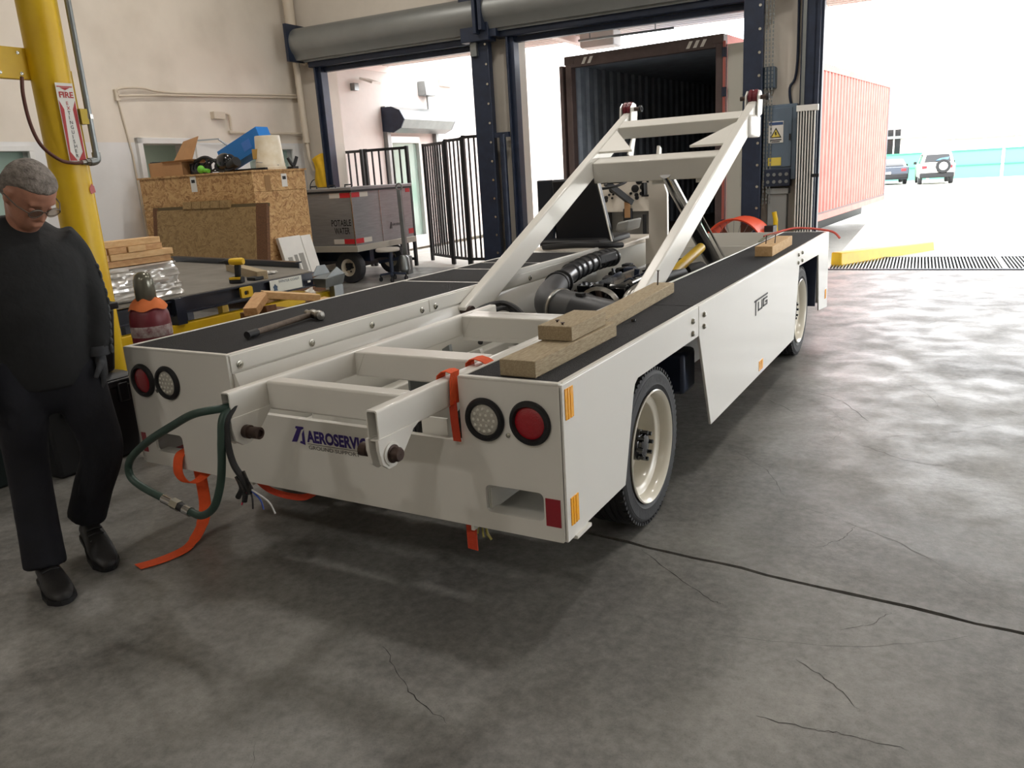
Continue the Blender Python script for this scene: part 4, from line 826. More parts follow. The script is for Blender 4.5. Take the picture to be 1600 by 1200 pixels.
ribbon(bez([(-.80,.06,.40),(-.79,.0,.395),(-.79,-.022,.36),(-.785,-.03,.31),(-.76,-.02,.275),(-.72,.0,.275),(-.70,.04,.30)],6), .05, (1,.15,0)).build('knot_loop', m_orange, t)
pth = bez([(-.755,.05,.33),(-.745,.045,.24),(-.758,.05,.13),(-.765,.02,.05),(-.745,-.05,.012),(-.72,-.12,.007),(-.735,-.22,.006),(-.775,-.30,.006)],6)
ribbon(pth, .062, [(.95,.2,0)]*18+[(.97,.0,0)]*6+[(.97,-.24,0)]*(len(pth)-24)).build('tail', m_orange, t)
tag(MB().tube(bez([(.70,.08,.36),(.70,.05,.30),(.715,.03,.27)],4),.004,6).tube(bez([(.71,.08,.36),(.715,.05,.29),(.74,.04,.262)],4),.005,6).tube(bez([(.70,.08,.36),(.69,.05,.31),(.685,.04,.275)],4),.003,6).build('loose_wires', mat('olive_wire', (150,140,70), .4)), 'loose coloured wires hanging below the bumper near the strap end', 'wires')
# red cord and grey strap at the deck front
tag(MB().tube(bez([(.66,4.45,.87),(.80,4.75,.90),(.90,4.85,.895),(1.02,4.95,.872),(1.10,5.0,.845),(1.15,4.98,.80)],6), .009, 8).build('red_cord', mat('red_cord', (206,84,70), .6)), 'thin red cord draped over the front end of the right deck', 'cord')
tag(ribbon(bez([(.70,4.15,.862),(.69,4.45,.875),(.74,4.7,.89),(.86,4.85,.885)],5), .05, (1,-.6,.2)).build('grey_strap', mat('grey_green_web', (112,116,96), .8)), 'grey green strap lying on the deck front below the red cord', 'strap')
# orange drum fan beyond the loader
FM = BM @ Matrix.Translation((.14,7.35,.46)) @ Matrix.Rotation(R(-8), 4, 'Z')
t = thing('drum_fan', (0,0,-.46), 'orange drum fan standing beyond the front of the loader', 'fan', M=FM)
m_fan = mat('orange_drum', (226,84,52), .45, var=.05)
MB(FM).lathe([(.34,-.2),(.36,-.22),(.365,-.2),(.355,.18),(.365,.2),(.345,.2),(.335,.16),(.34,-.2)], (0,0,0), (0,1,0), 40, cap=False).build('drum', m_fan, t)
for k in range(5):
    a = 2*PI*k/5
    MB(FM).hexa([(.05*math.cos(a-.4),-.02,.05*math.sin(a-.4)),(.30*math.cos(a-.35),-.02,.30*math.sin(a-.35)),(.30*math.cos(a+.35),.08,.30*math.sin(a+.35)),(.05*math.cos(a+.4),.08,.05*math.sin(a+.4)),(.05*math.cos(a-.4),-.01,.05*math.sin(a-.4)),(.30*math.cos(a-.35),-.01,.30*math.sin(a-.35)),(.30*math.cos(a+.35),.09,.30*math.sin(a+.35)),(.05*math.cos(a+.4),.09,.05*math.sin(a+.4))]).build('blade', mat('fan_blade', (120,110,100), .5, .4), t)
MB(FM).lathe([(.001,-.08),(.05,-.06),(.06,.0),(.06,.12)], (0,0,0), (0,1,0), 20).build('hub', m_black, t)
for k in range(24):
    a = 2*PI*k/24; MB(FM).tube([(.06*math.cos(a),-.19,.06*math.sin(a)),(.335*math.cos(a),-.17,.335*math.sin(a))], .0025, 5).build('guard_wire', m_galv, t)
for x in (-.25,.25): MB(FM).box(x-.03,-.2,-.46,x+.03,.2,-.26).build('foot', m_black, t)
MB(FM).box(.30,-.02,.10,.40,.12,.26).build('switch_box', m_black, t)
tag(MB(BM).tube(bez([(.38,8.45,.62),(.38,8.45,.70),(.36,8.45,.80)],4), .03, 10).lathe([(.09,0),(.06,.3),(.03,.62)], (.38,8.45,0), (0,0,1), 14).build('spray_bottle', m_yellow), 'small yellow bottle standing by the pier behind the drum fan', 'bottle')

# ================================================================ YELLOW COLUMN
CX, CY, CR = -2.62, .90, .107
t = thing('steel_column', (CX,CY,0), 'yellow painted round steel column behind the man', 'column')
MB().cyl((CX,CY,0),(CX,CY,6.2),CR,n=48).build('shaft', m_yellow, t); MB().cyl((CX,CY,0),(CX,CY,.03),.2,n=32).build('base_plate', m_yellow, t)
MB().tube([(CX+CR*math.cos(.95),CY+CR*math.sin(.95),z) for z in (.1,2.2)], .006, 6).build('weld_seam', m_yellow, t)
br = MB().hexa([(CX-.07,CY-.40,2.15),(CX-.03,CY-.40,2.15),(CX-.03,CY-.06,2.15),(CX-.07,CY-.06,2.15),(CX-.07,CY-.40,2.32),(CX-.03,CY-.40,2.32),(CX-.03,CY-.06,2.32),(CX-.07,CY-.06,2.32)]).build('bracket', m_yellow, t, bevel=.004)
for y in (-.27,-.15):
    for z in (2.17,2.28): MB().lathe([(.010,0),(.010,.006),(.006,.007),(.006,.014),(.001,.015)], (CX-.03,CY+y,z+.01), (1,0,0), 8).build('bolt', m_zinc, br)
def cpt(a, z, r=CR): return Vector((CX+r*math.cos(a), CY+r*math.sin(a), z))
t2 = thing('hose_reel', (CX+.05,CY-.34,2.1), 'black hose reel hanging from the yellow column bracket', 'reel')
MB().lathe([(.001,-.04),(.075,-.04),(.088,-.03),(.088,.03),(.075,.04),(.001,.04)], (CX-.12,.545,2.10), (1,.2,0), 30).build('drum', m_black, t2); MB().tube(bez([(CX-.12,CY-.36,2.18),(CX-.11,CY-.38,2.35),(CX-.12,CY-.30,2.36),(CX-.1,CY-.26,2.30)],5), .01, 8).build('hose_tail', mat('brown_hose', (72,36,28), .5), t2)
t3 = thing('air_line', (CX,CY,1.7), 'grey air pipe with a brown hose strapped to the yellow column', 'pipe')
ap = -2.62
MB().cyl((-2.505,1.015,6.2),(-2.505,1.015,1.72),.018,n=14).build('pipe', m_galv, t3)
MB().tube(bez([(-2.505,1.015,1.74),(-2.505,1.012,1.70),(-2.503,.99,1.688),(-2.50,.96,1.685)],5), .024, 12).build('elbow', m_galv, t3); MB().cyl((-2.498,.965,1.686),(-2.495,.935,1.684),.02,n=6).cyl((-2.495,.935,1.684),(-2.49,.905,1.682),.014,n=12).build('fitting', m_steel, t3)
MB().tube(bez([(-2.49,.91,1.682),(-2.47,.84,1.68),(-2.47,.76,1.70),(-2.50,.69,1.78),(-2.53,.67,1.90),(-2.55,.675,2.05),(-2.57,.70,2.15)],6), .010, 10).build('hose', mat('brown_hose2', (84,42,32), .5), t3)
MB().box(-2.56,.955,1.90,-2.49,1.0,1.985).build('strut_clip', mat('brass_strut', (150,130,50), .4, .6), t3); MB().cyl((-2.505,1.015,1.93),(-2.505,1.015,1.955),.025,n=14).build('clamp', m_zinc, t3)
# fire extinguisher sign wrapped on the column
t4 = thing('fire_extinguisher_sign', (CX+.1,CY,1.7), 'tall white and red FIRE EXTINGUISHER sign on the yellow column', 'sign')
sa = -.02                                                      # facing angle of the sign
un_ = Vector((math.cos(sa),math.sin(sa),0)); uu = Vector((-math.sin(sa),math.cos(sa),0))
so = Vector((CX,CY,0))+un_*(CR+.003)
def sp(pts, nm, m, off): return MB().plate(pts, so+un_*off, uu, (0,0,1), .0012).build(nm, m, t4, smooth=None)
sp([(-.052,1.69),(.052,1.69),(.052,2.125),(-.052,2.125)], 'plate', m_plwhite, 0)
sp([(-.046,2.108),(.046,2.108),(.046,2.102),(-.046,2.102)], 'border', m_sred, .0015); sp([(-.03,2.10),(.03,2.10),(0,2.085)], 'arrow', m_sred, .0015)
text('FIRE', 'heading', m_sred, t4, so+un_*.002+uu*-.042+Vector((0,0,2.045)), uu, (0,0,1), size=.045, width=.084, bold=.03)
for s_ in (-1,1): sp([(s_*.048,2.03),(s_*.048,1.70),(s_*.040,1.70),(s_*.026,1.98)][::s_], 'side_band', m_sred, .0015)
for s_ in (-1,1): sp([(s_*.048,1.76),(s_*.048,1.695),(s_*.004,1.695)][::s_], 'corner', m_sred, .0018)
for k, ch in enumerate('EXTINGUISHER'): text(ch, 'letter', m_ink if k > 1 else m_sred, t4, so+un_*.0025+uu*-.009+Vector((0,0,2.005-k*.0265)), uu, (0,0,1), size=.027, bold=.01)
tag(MB().plate([(.0,1.50),(.03,1.51),(.026,1.545),(.012,1.56),(-.004,1.53)], so+uu*.045-un_*.008, uu, (0,0,1), .004).build('paper_tag', mat('pink_tag', (206,120,120), .7)), 'torn pink tag stuck on the yellow column', 'tag')

# ================================================================ GAS CYLINDER
gx_, gy_ = -1.90, .75
t = thing('gas_cylinder', (gx_,gy_,0), 'maroon gas cylinder with a grey domed cap beside the left deck', 'gas cylinder')
MB().lathe([(.09,0),(.108,.02),(.108,.79),(.104,.83),(.088,.87),(.06,.895),(.045,.905)], (gx_,gy_,0), (0,0,1), 40).build('body', mat('maroon_paint', (110,36,46), .4, var=.12, vscale=6), t, smooth=50)
MB().lathe([(.048,0),(.055,.01),(.055,.09),(.052,.12),(.042,.145),(.02,.16),(.001,.163)], (gx_,gy_,.905), (0,0,1), 32).build('cap', mat('cap_grey', (112,110,98), .22, .5), t, smooth=60)
MB().loft([[Vector((gx_+r_*math.cos(a),gy_+r_*math.sin(a),z+.008*math.sin(5*a+k))) for a in [2*PI*i/36 for i in range(36)]] for k, (r_, z) in enumerate(((.056,.915),(.07,.905),(.09,.885),(.104,.862)))], cap=False).build('rag_collar', mat('orange_rag', (206,110,56), .8), t)
MB().lathe([(.1085,0),(.1092,.001),(.1092,.058),(.1085,.06)], (gx_,gy_,.71), (0,0,1), 40, cap=False).build('paper_label', mat('worn_label', (200,192,188), .8, rgb2=(120,70,76), vscale=30), t)
# ================================================================ TOTES BEHIND THE MAN
def tote(name, x0, y0, z0, x1, y1, z1, m, lab, rib=True):
    t_ = thing(name, ((x0+x1)/2,(y0+y1)/2,z0), lab, 'tote'); c_ = .04
    MB().hexa([(x0+c_,y0+c_,z0),(x1-c_,y0+c_,z0),(x1-c_,y1-c_,z0),(x0+c_,y1-c_,z0),(x0,y0,z1-.06),(x1,y0,z1-.06),(x1,y1,z1-.06),(x0,y1,z1-.06)]).build('tub', m, t_, bevel=.02)
    MB().box(x0-.015,y0-.015,z1-.07,x1+.015,y1+.015,z1-.03).build('rim', m, t_, bevel=.008)
    MB().hexa([(x0,y0,z1-.03),(x1,y0,z1-.03),(x1,y1,z1-.03),(x0,y1,z1-.03),(x0+.05,y0+.05,z1),(x1-.05,y0+.05,z1),(x1-.05,y1-.05,z1),(x0+.05,y1-.05,z1)]).build('lid', m, t_, bevel=.01)
    for y in (y0+.12,y1-.12): MB().box(x1-.005,y-.03,z1-.16,x1+.02,y+.03,z1-.05).build('latch', m, t_, bevel=.006)
    return t_
m_tote = mat('black_plastic', (26,28,32), .42); m_tote2 = mat('dark_green_plastic', (20,36,36), .5)
tote('storage_tote', -2.95,-.45,0,-2.28,.12,.56, m_tote2, 'large dark green storage tote on the floor behind the man')
tote('storage_tote', -2.48,.16,0,-2.08,.74,.50, m_tote, 'black lower storage tote on the floor beside the yellow column')
tu = tote('storage_tote', -2.46,.22,.502,-2.12,.70,.93, m_tote, 'black upper storage tote stacked beside the yellow column')
MB().box(-2.118,.46,.845,-2.112,.53,.905).build('paper_label', m_plwhite, tu); MB().lathe([(.02,0),(.024,.004),(.02,.008),(.001,.009)], (-2.118,.47,.79), (1,0,0), 20).build('green_knob', mat('green_knob', (40,200,60), .35), tu)

# ================================================================ STEEL PLATFORM ON YELLOW STAND
t = thing('yellow_stand', (-3.4,2.1,0), 'low yellow steel stand under the dark platform', 'stand')
for x in (-3.02,-4.4): MB().box(x-.04,.95,.44,x+.04,3.45,.53).build('beam', m_yellow, t, bevel=.006)
for x in (-3.02,-4.4):
    for y in (1.02,1.95,3.35): MB().box(x-.035,y-.04,0,x+.035,y+.04,.44).build('leg', m_yellow, t, bevel=.005)
for y in (1.02,3.35): MB().box(-4.4,y-.03,.44,-3.02,y+.03,.52).build('cross_beam', m_yellow, t)
MB().box(-3.06,.98,.20,-2.98,3.38,.26).build('lower_rail', m_yellow, t, bevel=.005)
t = thing('steel_platform', (-3.6,2.5,.53), 'dark steel platform frame with grey deck on the yellow stand', 'platform')
def ibeam(p, q, h=.125, w=.07):
    p = Vector(p); q = Vector(q); mb = MB(); up = Vector((0,0,1))
    mb.bar(p+up*.006, q+up*.006, w, .012).bar(p+up*(h-.006), q+up*(h-.006), w, .012).bar(p+up*h/2, q+up*h/2, .012, h-.02)
    return mb
m_plat = mat('navy_steel', (34,40,54), .3, .1, coat=.3)
ibeam((-3.0,1.80,.602),(-3.0,3.20,.602)).build('front_beam', m_plat, t); ibeam((-3.02,1.25,.596),(-3.02,1.72,.596),.115).build('front_beam', m_plat, t)
MB().box(-3.05,1.72,.53,-2.95,1.80,.725).build('joint_plate', m_plat, t)
ibeam((-3.38,3.44,.66),(-5.75,3.90,.66)).build('rear_beam', m_plat, t)
MB().plate([(-3.0,1.25),(-3.0,3.2),(-3.4,3.43),(-5.6,3.86),(-5.6,2.6),(-4.6,1.25)], (0,0,.722), (1,0,0), (0,1,0), .008).build('deck', mat('grey_deck', (112,108,100), .6, var=.2, vscale=4), t, smooth=None)
for x, y in ((-4.2,1.3),(-5.5,3.0),(-5.4,3.7)): MB().box(x-.04,y-.04,0,x+.04,y+.04,.72).build('support_leg', m_plat, t)
lb = MB().box(-2.964,2.66,.618,-2.960,3.03,.722).build('name_plate', mat('label_white', (222,224,214), .5), t)
m_lblue = mat('label_blue', (60,84,110), .5)
text('WINTER COAST', 'lettering', m_lblue, lb, (-2.959,2.76,.692), (0,1,0), (0,0,1), size=.03, width=.24)
MB().plate([(2.69,.632),(2.74,.632),(2.735,.648),(2.74,.668),(2.727,.675),(2.715,.69),(2.703,.675),(2.69,.668),(2.698,.648)], (-2.959,0,0), (0,1,0), (0,0,1), .001).build('tree_emblem', m_lblue, lb)
MB().box(-2.964,3.10,.645,-2.960,3.135,.662).build('sticker', m_plwhite, t)
hk = MB().plate(rr(2.335,.63,2.455,.715,.015), (-2.962,0,0), (0,1,0), (0,0,1), .02, holes=[rr(2.365,.65,2.41,.685,.012)]).build('lifting_eye', m_yellow, t)
# grey tray at the end
t = thing('metal_tray', (-2.75,3.38,.5), 'grey folded metal tray at the far end of the dark platform', 'tray')
MB().hexa([(-3.02,3.25,.58),(-2.88,3.23,.58),(-2.93,3.52,.58),(-3.18,3.58,.58),(-3.04,3.24,.66),(-2.86,3.22,.66),(-2.91,3.54,.67),(-3.20,3.60,.67)]).build('tray_body', m_galv, t)
MB().plate([(3.34,.66),(3.58,.66),(3.52,.75),(3.42,.75)], (-3.14,0,0), (0,1,0), (0,0,1), .01).build('back_flap', m_galv, t); MB().plate([(3.30,.66),(3.54,.67),(3.45,.74)], (-2.93,0,0), (0,1,0), (0,0,1), .01).build('side_flap', m_galv, t)
MB().box(-2.96,3.36,0,-2.90,3.48,.58).build('pedestal', m_galv, t)
# drill standing on the platform
t = thing('cordless_drill', (-3.15,2.5,.73), 'yellow and black cordless drill standing on the dark platform', 'drill')
DM = Matrix.Translation((-3.12,2.47,.732)) @ Matrix.Rotation(R(200), 4, 'Z')
MB(DM).box(-.05,-.035,0,.06,.035,.05).build('battery', m_black, t, bevel=.008); MB(DM).box(-.045,-.036,.03,.055,.036,.05).build('battery_top', m_yellow, t, bevel=.004)
MB(DM).hexa([(-.03,-.016,.05),(.015,-.016,.05),(.015,.016,.05),(-.03,.016,.05),(-.045,-.018,.15),(.005,-.018,.15),(.005,.018,.15),(-.045,.018,.15)]).build('handle', m_black, t, bevel=.008)
MB(DM).lathe([(.026,-.075),(.03,-.06),(.03,.0),(.028,.03),(.024,.045)], (0,0,.175), (1,0,0), 20).build('motor_housing', m_yellow, t); MB(DM).lathe([(.024,0),(.024,.03),(.014,.05),(.006,.075),(.004,.10)], (.045,0,.175), (1,0,0), 16).build('chuck', m_black, t)
tag(MB().obox((-3.55,2.95,.765), (.09,1.1,.07), rz=R(62)).build('timber_offcut', m_timber, bevel=.003), 'grey timber offcut lying across the platform behind the drill', 'timber')
MBx = MB()
for k in range(9): MBx.hexa([(-3.30+random.uniform(-.05,.05),2.98+random.uniform(-.08,.08),.735+random.uniform(0,.03)) for _ in range(8)])
tag(MBx.build('crumpled_paper', m_plwhite, smooth=None), 'crumpled white paper on the platform by the timber offcut', 'paper')
tag(MB().box(-3.16,2.60,.732,-3.06,2.70,.76).cyl((-3.1,2.74,.735),(-3.1,2.74,.77),.015,n=8).build('battery_charger', m_black, bevel=.006), 'small black tool lying beside the cordless drill', 'tool')

# lumber stack with wrapped bundle
nY, nZ = 40, 18; vs = []; fs = []
for k in range(nZ+1):
    for i in range(nY+1):
        y = .72+1.24*i/nY-.05*(k/nZ)*(i == nY)+random.uniform(-.008,.008); z = .735+.25*k/nZ; sag = .018*math.sin(i*.55+1.3*math.sin(k*.9))*math.sin(PI*k/nZ)
        vs.append((-3.145+sag+.010*math.sin(k*2.4+1.1*math.sin(i*.21+k))+random.uniform(-.0045,.0045),y,z+.004*math.sin(i*.3+k*1.7)*(0 < k < nZ)))
for k in range(nZ):
    for i in range(nY): a = k*(nY+1)+i; fs.append((a,a+1,a+nY+2,a+nY+1))
b0 = len(vs); vs += [(-4.1,.72,.735),(-4.1,1.95,.735),(-4.1,.72,.985),(-4.1,1.91,.985)]
fs += [tuple(range(nY+1))+(b0+1,b0), tuple(nZ*(nY+1)+i for i in range(nY+1))[::-1]+(b0+2,b0+3), tuple(k*(nY+1)+nY for k in range(nZ+1))+(b0+3,b0+1), tuple(k*(nY+1) for k in range(nZ+1))[::-1]+(b0,b0+2), (b0,b0+1,b0+3,b0+2)]
tag(MB().add(vs,fs).build('wrapped_bundle', mat('silver_wrap', (214,212,208), .2, .55, var=.12, vscale=7, stretch=(1,1,6)), smooth=20), 'bundle wrapped in shiny silver film under the lumber', 'bundle')
def board(x0, y0, z0, x1, y1, z1, m, lab): tag(MB().box(x0,y0,z0,x1,y1,z1).build('lumber_board', m, bevel=.003), lab, 'board', 'boards stacked on the wrapped bundle')
zb = .99
board(-3.28,.75,zb,-3.15,1.90,zb+.045, m_pine, 'bottom long board of the lumber stack'); board(-4.05,.75,zb,-3.32,1.88,zb+.045, m_pine, 'wide bottom board behind the lumber stack front')
board(-3.27,.75,zb+.047,-3.15,1.40,zb+.092, m_pine2, 'second layer board, left half, of the lumber stack'); board(-3.26,1.405,zb+.047,-3.14,1.92,zb+.092, m_pine2, 'second layer board, right half, of the lumber stack')
for k in range(7): board(-4.0,.80+k*.15,zb+.094,-3.15+.008*(k % 3),.942+k*.15,zb+.137, (m_pine, m_pine2)[k % 2], '%s crosswise board from the right in the third layer of the lumber stack' % ('seventh','sixth','fifth','fourth','third','second','first')[k])
board(-3.29,.75,zb+.139,-3.16,1.84,zb+.183, m_pine2, 'top long board of the lumber stack')
# scrap wood beside the platform
t = thing('scrap_pallet', (-2.35,2.3,0), 'low wooden pallet holding scrap wood beside the left deck', 'pallet')
for y in (1.9,2.25,2.6): MB().box(-2.7,y-.05,.40,-2.0,y+.05,.43).build('slat', m_pine, t)
for x in (-2.65,-2.35,-2.05): MB().box(x-.04,1.85,.0,x+.04,2.65,.40).build('runner', m_brownwood, t)
sc = [((-2.42,2.00,.66),(.10,.30,.06),.5,.25,m_pine,'long pale offcut at the left of the scrap pile'),((-2.40,2.33,.665),(.14,.42,.05),-.5,-.18,m_pine2,'broad pale board crossing the scrap pile'),((-2.30,2.02,.52),(.10,.16,.08),.3,0,m_brownwood,'brown block low in the scrap pile'),
      ((-2.30,2.18,.55),(.09,.12,.09),-.2,.1,m_pine,'small square offcut in the middle of the scrap pile'),((-2.36,2.30,.52),(.12,.4,.05),.9,.05,m_brownwood,'brown splintered board under the scrap pile'),((-2.30,2.42,.575),(.12,.34,.05),-.3,.12,m_pine2,'pale offcut at the right of the scrap pile'),
      ((-2.42,2.08,.60),(.08,.24,.05),1.2,-.2,m_brownwood,'dark brown stick in the scrap pile'),((-2.35,2.72,.545),(.05,.5,.03),-.15,.05,m_pine2,'thin pale lath behind the scrap pile'),((-2.44,2.22,.50),(.5,.3,.14),.0,.0,m_brownwood,'brown wooden box underneath the scrap pile')]
for c_, s_, rz, rx, m_, lab in sc: tag(MB().obox(c_, s_, rz=rz, rx=rx).build('wood_offcut', m_, bevel=.003), lab, 'wood', 'scrap wood pile')
MBx = MB()
for k in range(7): MBx.hexa([(-2.42+random.uniform(-.03,.03),2.56+random.uniform(-.06,.06),.60+random.uniform(-.03,.10)) for _ in range(8)])
tag(MBx.build('white_wrap', m_plwhite, smooth=None), 'scrap of white plastic wrap on the scrap wood', 'wrap')
# ================================================================ CRATE CORNER (building frame)
t = thing('osb_crate', (-6.2,5.8,0), 'big chipboard shipping crate standing by the left wall', 'crate', M=BM)
MB(BM).box(-7.2,5.3,1.27,-5.23,5.318,1.665).build('front_board', m_osb, t, smooth=None); MB(BM).box(-7.2,5.3,.38,-5.23,5.318,1.266).build('front_board', m_osb, t, smooth=None)
MB(BM).box(-5.248,5.318,1.43,-5.23,6.25,1.665).build('side_board', m_osb, t, smooth=None); MB(BM).box(-5.248,5.318,.38,-5.23,6.25,1.426).build('side_board', m_osb, t, smooth=None)
MB(BM).box(-7.2,6.232,.38,-5.25,6.25,1.66).box(-7.2,5.32,.38,-7.18,6.232,1.66).build('rear_board', m_osb, t, smooth=None); MB(BM).box(-7.22,5.28,1.665,-5.21,6.27,1.685).build('lid', m_osb, t, smooth=None)
for x in (-7.1,-6.2,-5.35): MB(BM).box(x-.06,5.32,0,x+.06,6.22,.38).build('skid', m_pine, t)
pl_ = MB(BM).box(-6.27,5.296,1.47,-6.17,5.299,1.66).build('paper_label', m_plwhite, t); MB(BM).box(-6.25,5.294,1.58,-6.19,5.2965,1.62).build('print', m_ink, pl_)
pl_ = MB(BM).box(-5.229,5.80,1.47,-5.226,5.90,1.63).build('paper_label', m_plwhite, t); MB(BM).box(-5.2265,5.82,1.56,-5.224,5.88,1.60).build('print', m_ink, pl_)
MB(BM).box(-5.229,5.5,1.44,-5.226,5.6,1.62).build('stencil_mark', mat('stencil_grey', (150,116,76), .8), t)
PM = BM @ Matrix.Translation((0,5.10,.57)) @ Matrix.Rotation(R(-9), 4, 'X')
t = thing('leaning_panel', (-6.0,5.1,.5), 'dull plywood panel with a wooden frame leaning on the chipboard crate', 'panel', M=BM)
MB(PM).box(-6.86,0,.02,-5.15,.015,.70).build('sheet', m_osbd, t, smooth=None)
MB(PM).box(-6.95,.015,.0,-6.86,.05,.73).build('frame_bar', m_brownwood, t); MB(PM).box(-5.15,.0,.0,-4.98,.05,.73).build('frame_bar', m_brownwood, t); MB(PM).box(-6.95,.02,.70,-4.98,.06,.74).build('frame_bar', mat('dark_frame', (92,78,50), .7), t)
for k in range(5): MB(PM).box(-6.36+k*.16,-.02,.70,-6.21+k*.16,.03,.79).build('wood_block', m_osbd, t)
MB(PM).box(-6.8,-.002,.06,-6.70,.0,.14).build('paper_label', mat('tan_label', (170,150,110), .8), t)
MB(BM).box(-7.0,5.06,.3,-4.95,5.2,.57).build('sill_beam', m_brownwood, t)
t = thing('white_carton', (-5.1,5.8,.4), 'flat white carton with printed labels leaning on the side of the crate', 'carton', M=BM)
WM_ = BM @ Matrix.Translation((-5.06,5.5,.36)) @ Matrix.Rotation(R(-14), 4, 'Y')
MB(WM_).box(0,0,0,.05,.40,.50).build('body', m_plwhite, t, bevel=.005); MB(WM_).box(0,.41,0,.05,.60,.49).build('flap', m_plwhite, t, bevel=.005)
for a, b_, c_, d_ in ((.06,.05,.14,.24),(.18,.05,.24,.26),(.27,.04,.36,.27)): MB(WM_).box(.05,a,b_,.052,c_,d_).build('print', mat('print_grey', (150,148,142), .7), t)
MB(BM).box(-5.2,5.45,0,-4.98,6.1,.36).build('base_block', m_brownwood, t)
# things on the crate
ZC = 1.685
t = thing('cardboard_box', (-6.8,5.6,ZC), 'open cardboard box with a raised flap on the crate', 'box', M=BM)
bx_ = MB(BM)
for a in ((-7.12,5.42,-6.5,5.43),(-7.12,5.80,-6.5,5.81),(-7.12,5.42,-7.11,5.81),(-6.51,5.42,-6.5,5.81)): bx_.box(a[0],a[1],ZC,a[2],a[3],ZC+.18)
bx_.box(-7.12,5.42,ZC,-6.5,5.81,ZC+.005).build('body', m_card, t, smooth=None)
MB(BM).hexa([(-7.1,5.8,ZC+.18),(-6.75,5.8,ZC+.18),(-6.75,5.81,ZC+.18),(-7.1,5.81,ZC+.18),(-6.95,5.9,ZC+.45),(-6.66,5.9,ZC+.50),(-6.66,5.91,ZC+.50),(-6.95,5.91,ZC+.45)]).build('flap', m_card, t, smooth=None)
MB(BM).hexa([(-6.85,5.42,ZC+.17),(-6.3,5.42,ZC+.17),(-6.3,5.80,ZC+.17),(-6.85,5.80,ZC+.17),(-6.85,5.38,ZC+.185),(-6.28,5.38,ZC+.19),(-6.28,5.80,ZC+.19),(-6.85,5.80,ZC+.185)]).build('flap', m_card, t, smooth=None)
tag(MB(BM).box(-7.19,5.5,ZC,-7.125,5.75,ZC+.2).build('dark_case', m_tote2, bevel=.01), 'narrow dark green case left of the cardboard box', 'case')
tag(MB(BM).box(-6.47,5.5,ZC,-6.28,5.7,ZC+.14).build('black_case', m_black, bevel=.01), 'small black case right of the cardboard box on the crate', 'case')
BMx = BM @ Matrix.Translation((-6.32,5.95,ZC+.02)) @ Matrix.Rotation(R(-20), 4, 'Y')
t = thing('blue_carton', (-6.0,5.9,ZC), 'bright blue carton tilted on top of the crate', 'carton', M=BM)
MB(BMx).box(.0,0,.02,.78,.22,.28).build('body', m_blue, t, bevel=.004); MB(BMx).box(.45,-.003,.08,.60,0,.2).build('print', mat('print_blue', (70,130,220), .5), t)
MB(BM).box(-6.3,5.98,ZC,-5.7,6.14,ZC+.04).build('prop_block', m_brownwood, t)
t = thing('cable_coil', (-6.1,5.5,ZC), 'tangle of black cables and hoses on the crate', 'cable', M=BM)
for k in range(7):
    c_ = (-6.25+.09*k+random.uniform(-.03,.03),5.48+random.uniform(-.04,.06)); r_ = random.uniform(.08,.16); tl = random.uniform(.5,1.2)
    MB(BM).tube([(c_[0]+r_*math.cos(a),c_[1]+r_*.5*math.sin(a),ZC+.02+r_*math.sin(tl)*(1+math.sin(a))*.8) for a in [2*PI*i/22 for i in range(21)]], random.choice((.008,.012,.016)), 7).build('loop', m_black, t)
tag(MB(BM).sphere((-6.14,5.38,ZC+.055),.05,12,8,(1.1,.8,1)).cyl((-6.08,5.38,ZC+.04),(-6.0,5.37,ZC+.03),.025,n=10).build('green_tool', mat('lime_green', (110,190,60), .5)), 'lime green tool among the black cables on the crate', 'tool')
t = thing('power_tool', (-5.75,5.5,ZC), 'black bulky power tool lying on the crate below the blue carton', 'tool', M=BM)
MB(BM).sphere((-5.82,5.48,ZC+.12),.12,18,12,(1.1,.7,.95)).build('body', m_blackg, t); MB(BM).cyl((-5.72,5.46,ZC+.07),(-5.58,5.44,ZC+.12),.06,n=16).build('nose', m_black, t); MB(BM).tube(bez([(-5.9,5.48,ZC+.1),(-6.1,5.45,ZC+.2),(-6.3,5.45,ZC+.16)],6), .02, 8).build('handle', m_black, t)
t = thing('plastic_bucket', (-5.35,5.85,ZC), 'stained white plastic bucket upside down on the crate', 'bucket', M=BM)
MB(BM).lathe([(.185,0),(.188,.03),(.180,.035),(.182,.07),(.176,.08),(.155,.40),(.150,.415),(.001,.418)], (-5.42,5.85,ZC), (0,0,1), 36, cap=False).build('shell', mat('stained_bucket', (226,218,202), .5, rgb2=(206,190,156), vscale=5), t, smooth=50)
MB(BM).tube(bez([(-5.60,5.85,ZC+.06),(-5.45,5.66,ZC+.10),(-5.24,5.8,ZC+.05)],8), .004, 6).build('bail', m_galv, t); MB(BM).box(-5.55,5.69,ZC+.14,-5.45,5.705,ZC+.26).build('label', mat('brown_label', (196,160,90), .7), t)
t = thing('black_bracket', (-5.28,6.1,ZC), 'black forked bracket standing at the right end of the crate top', 'bracket', M=BM)
MB(BM).tube(bez([(-5.30,6.05,ZC+.14),(-5.27,6.1,ZC+.04),(-5.24,6.15,ZC+.15)],6), .022, 8).build('fork', m_black, t); MB(BM).box(-5.33,6.05,ZC,-5.23,6.15,ZC+.03).build('foot', m_black, t)
tag(MB(BM).box(-6.0,5.62,ZC,-5.3,5.66,ZC+.03).build('flat_bar', m_black), 'flat black bar lying on the crate by the bucket', 'bar')

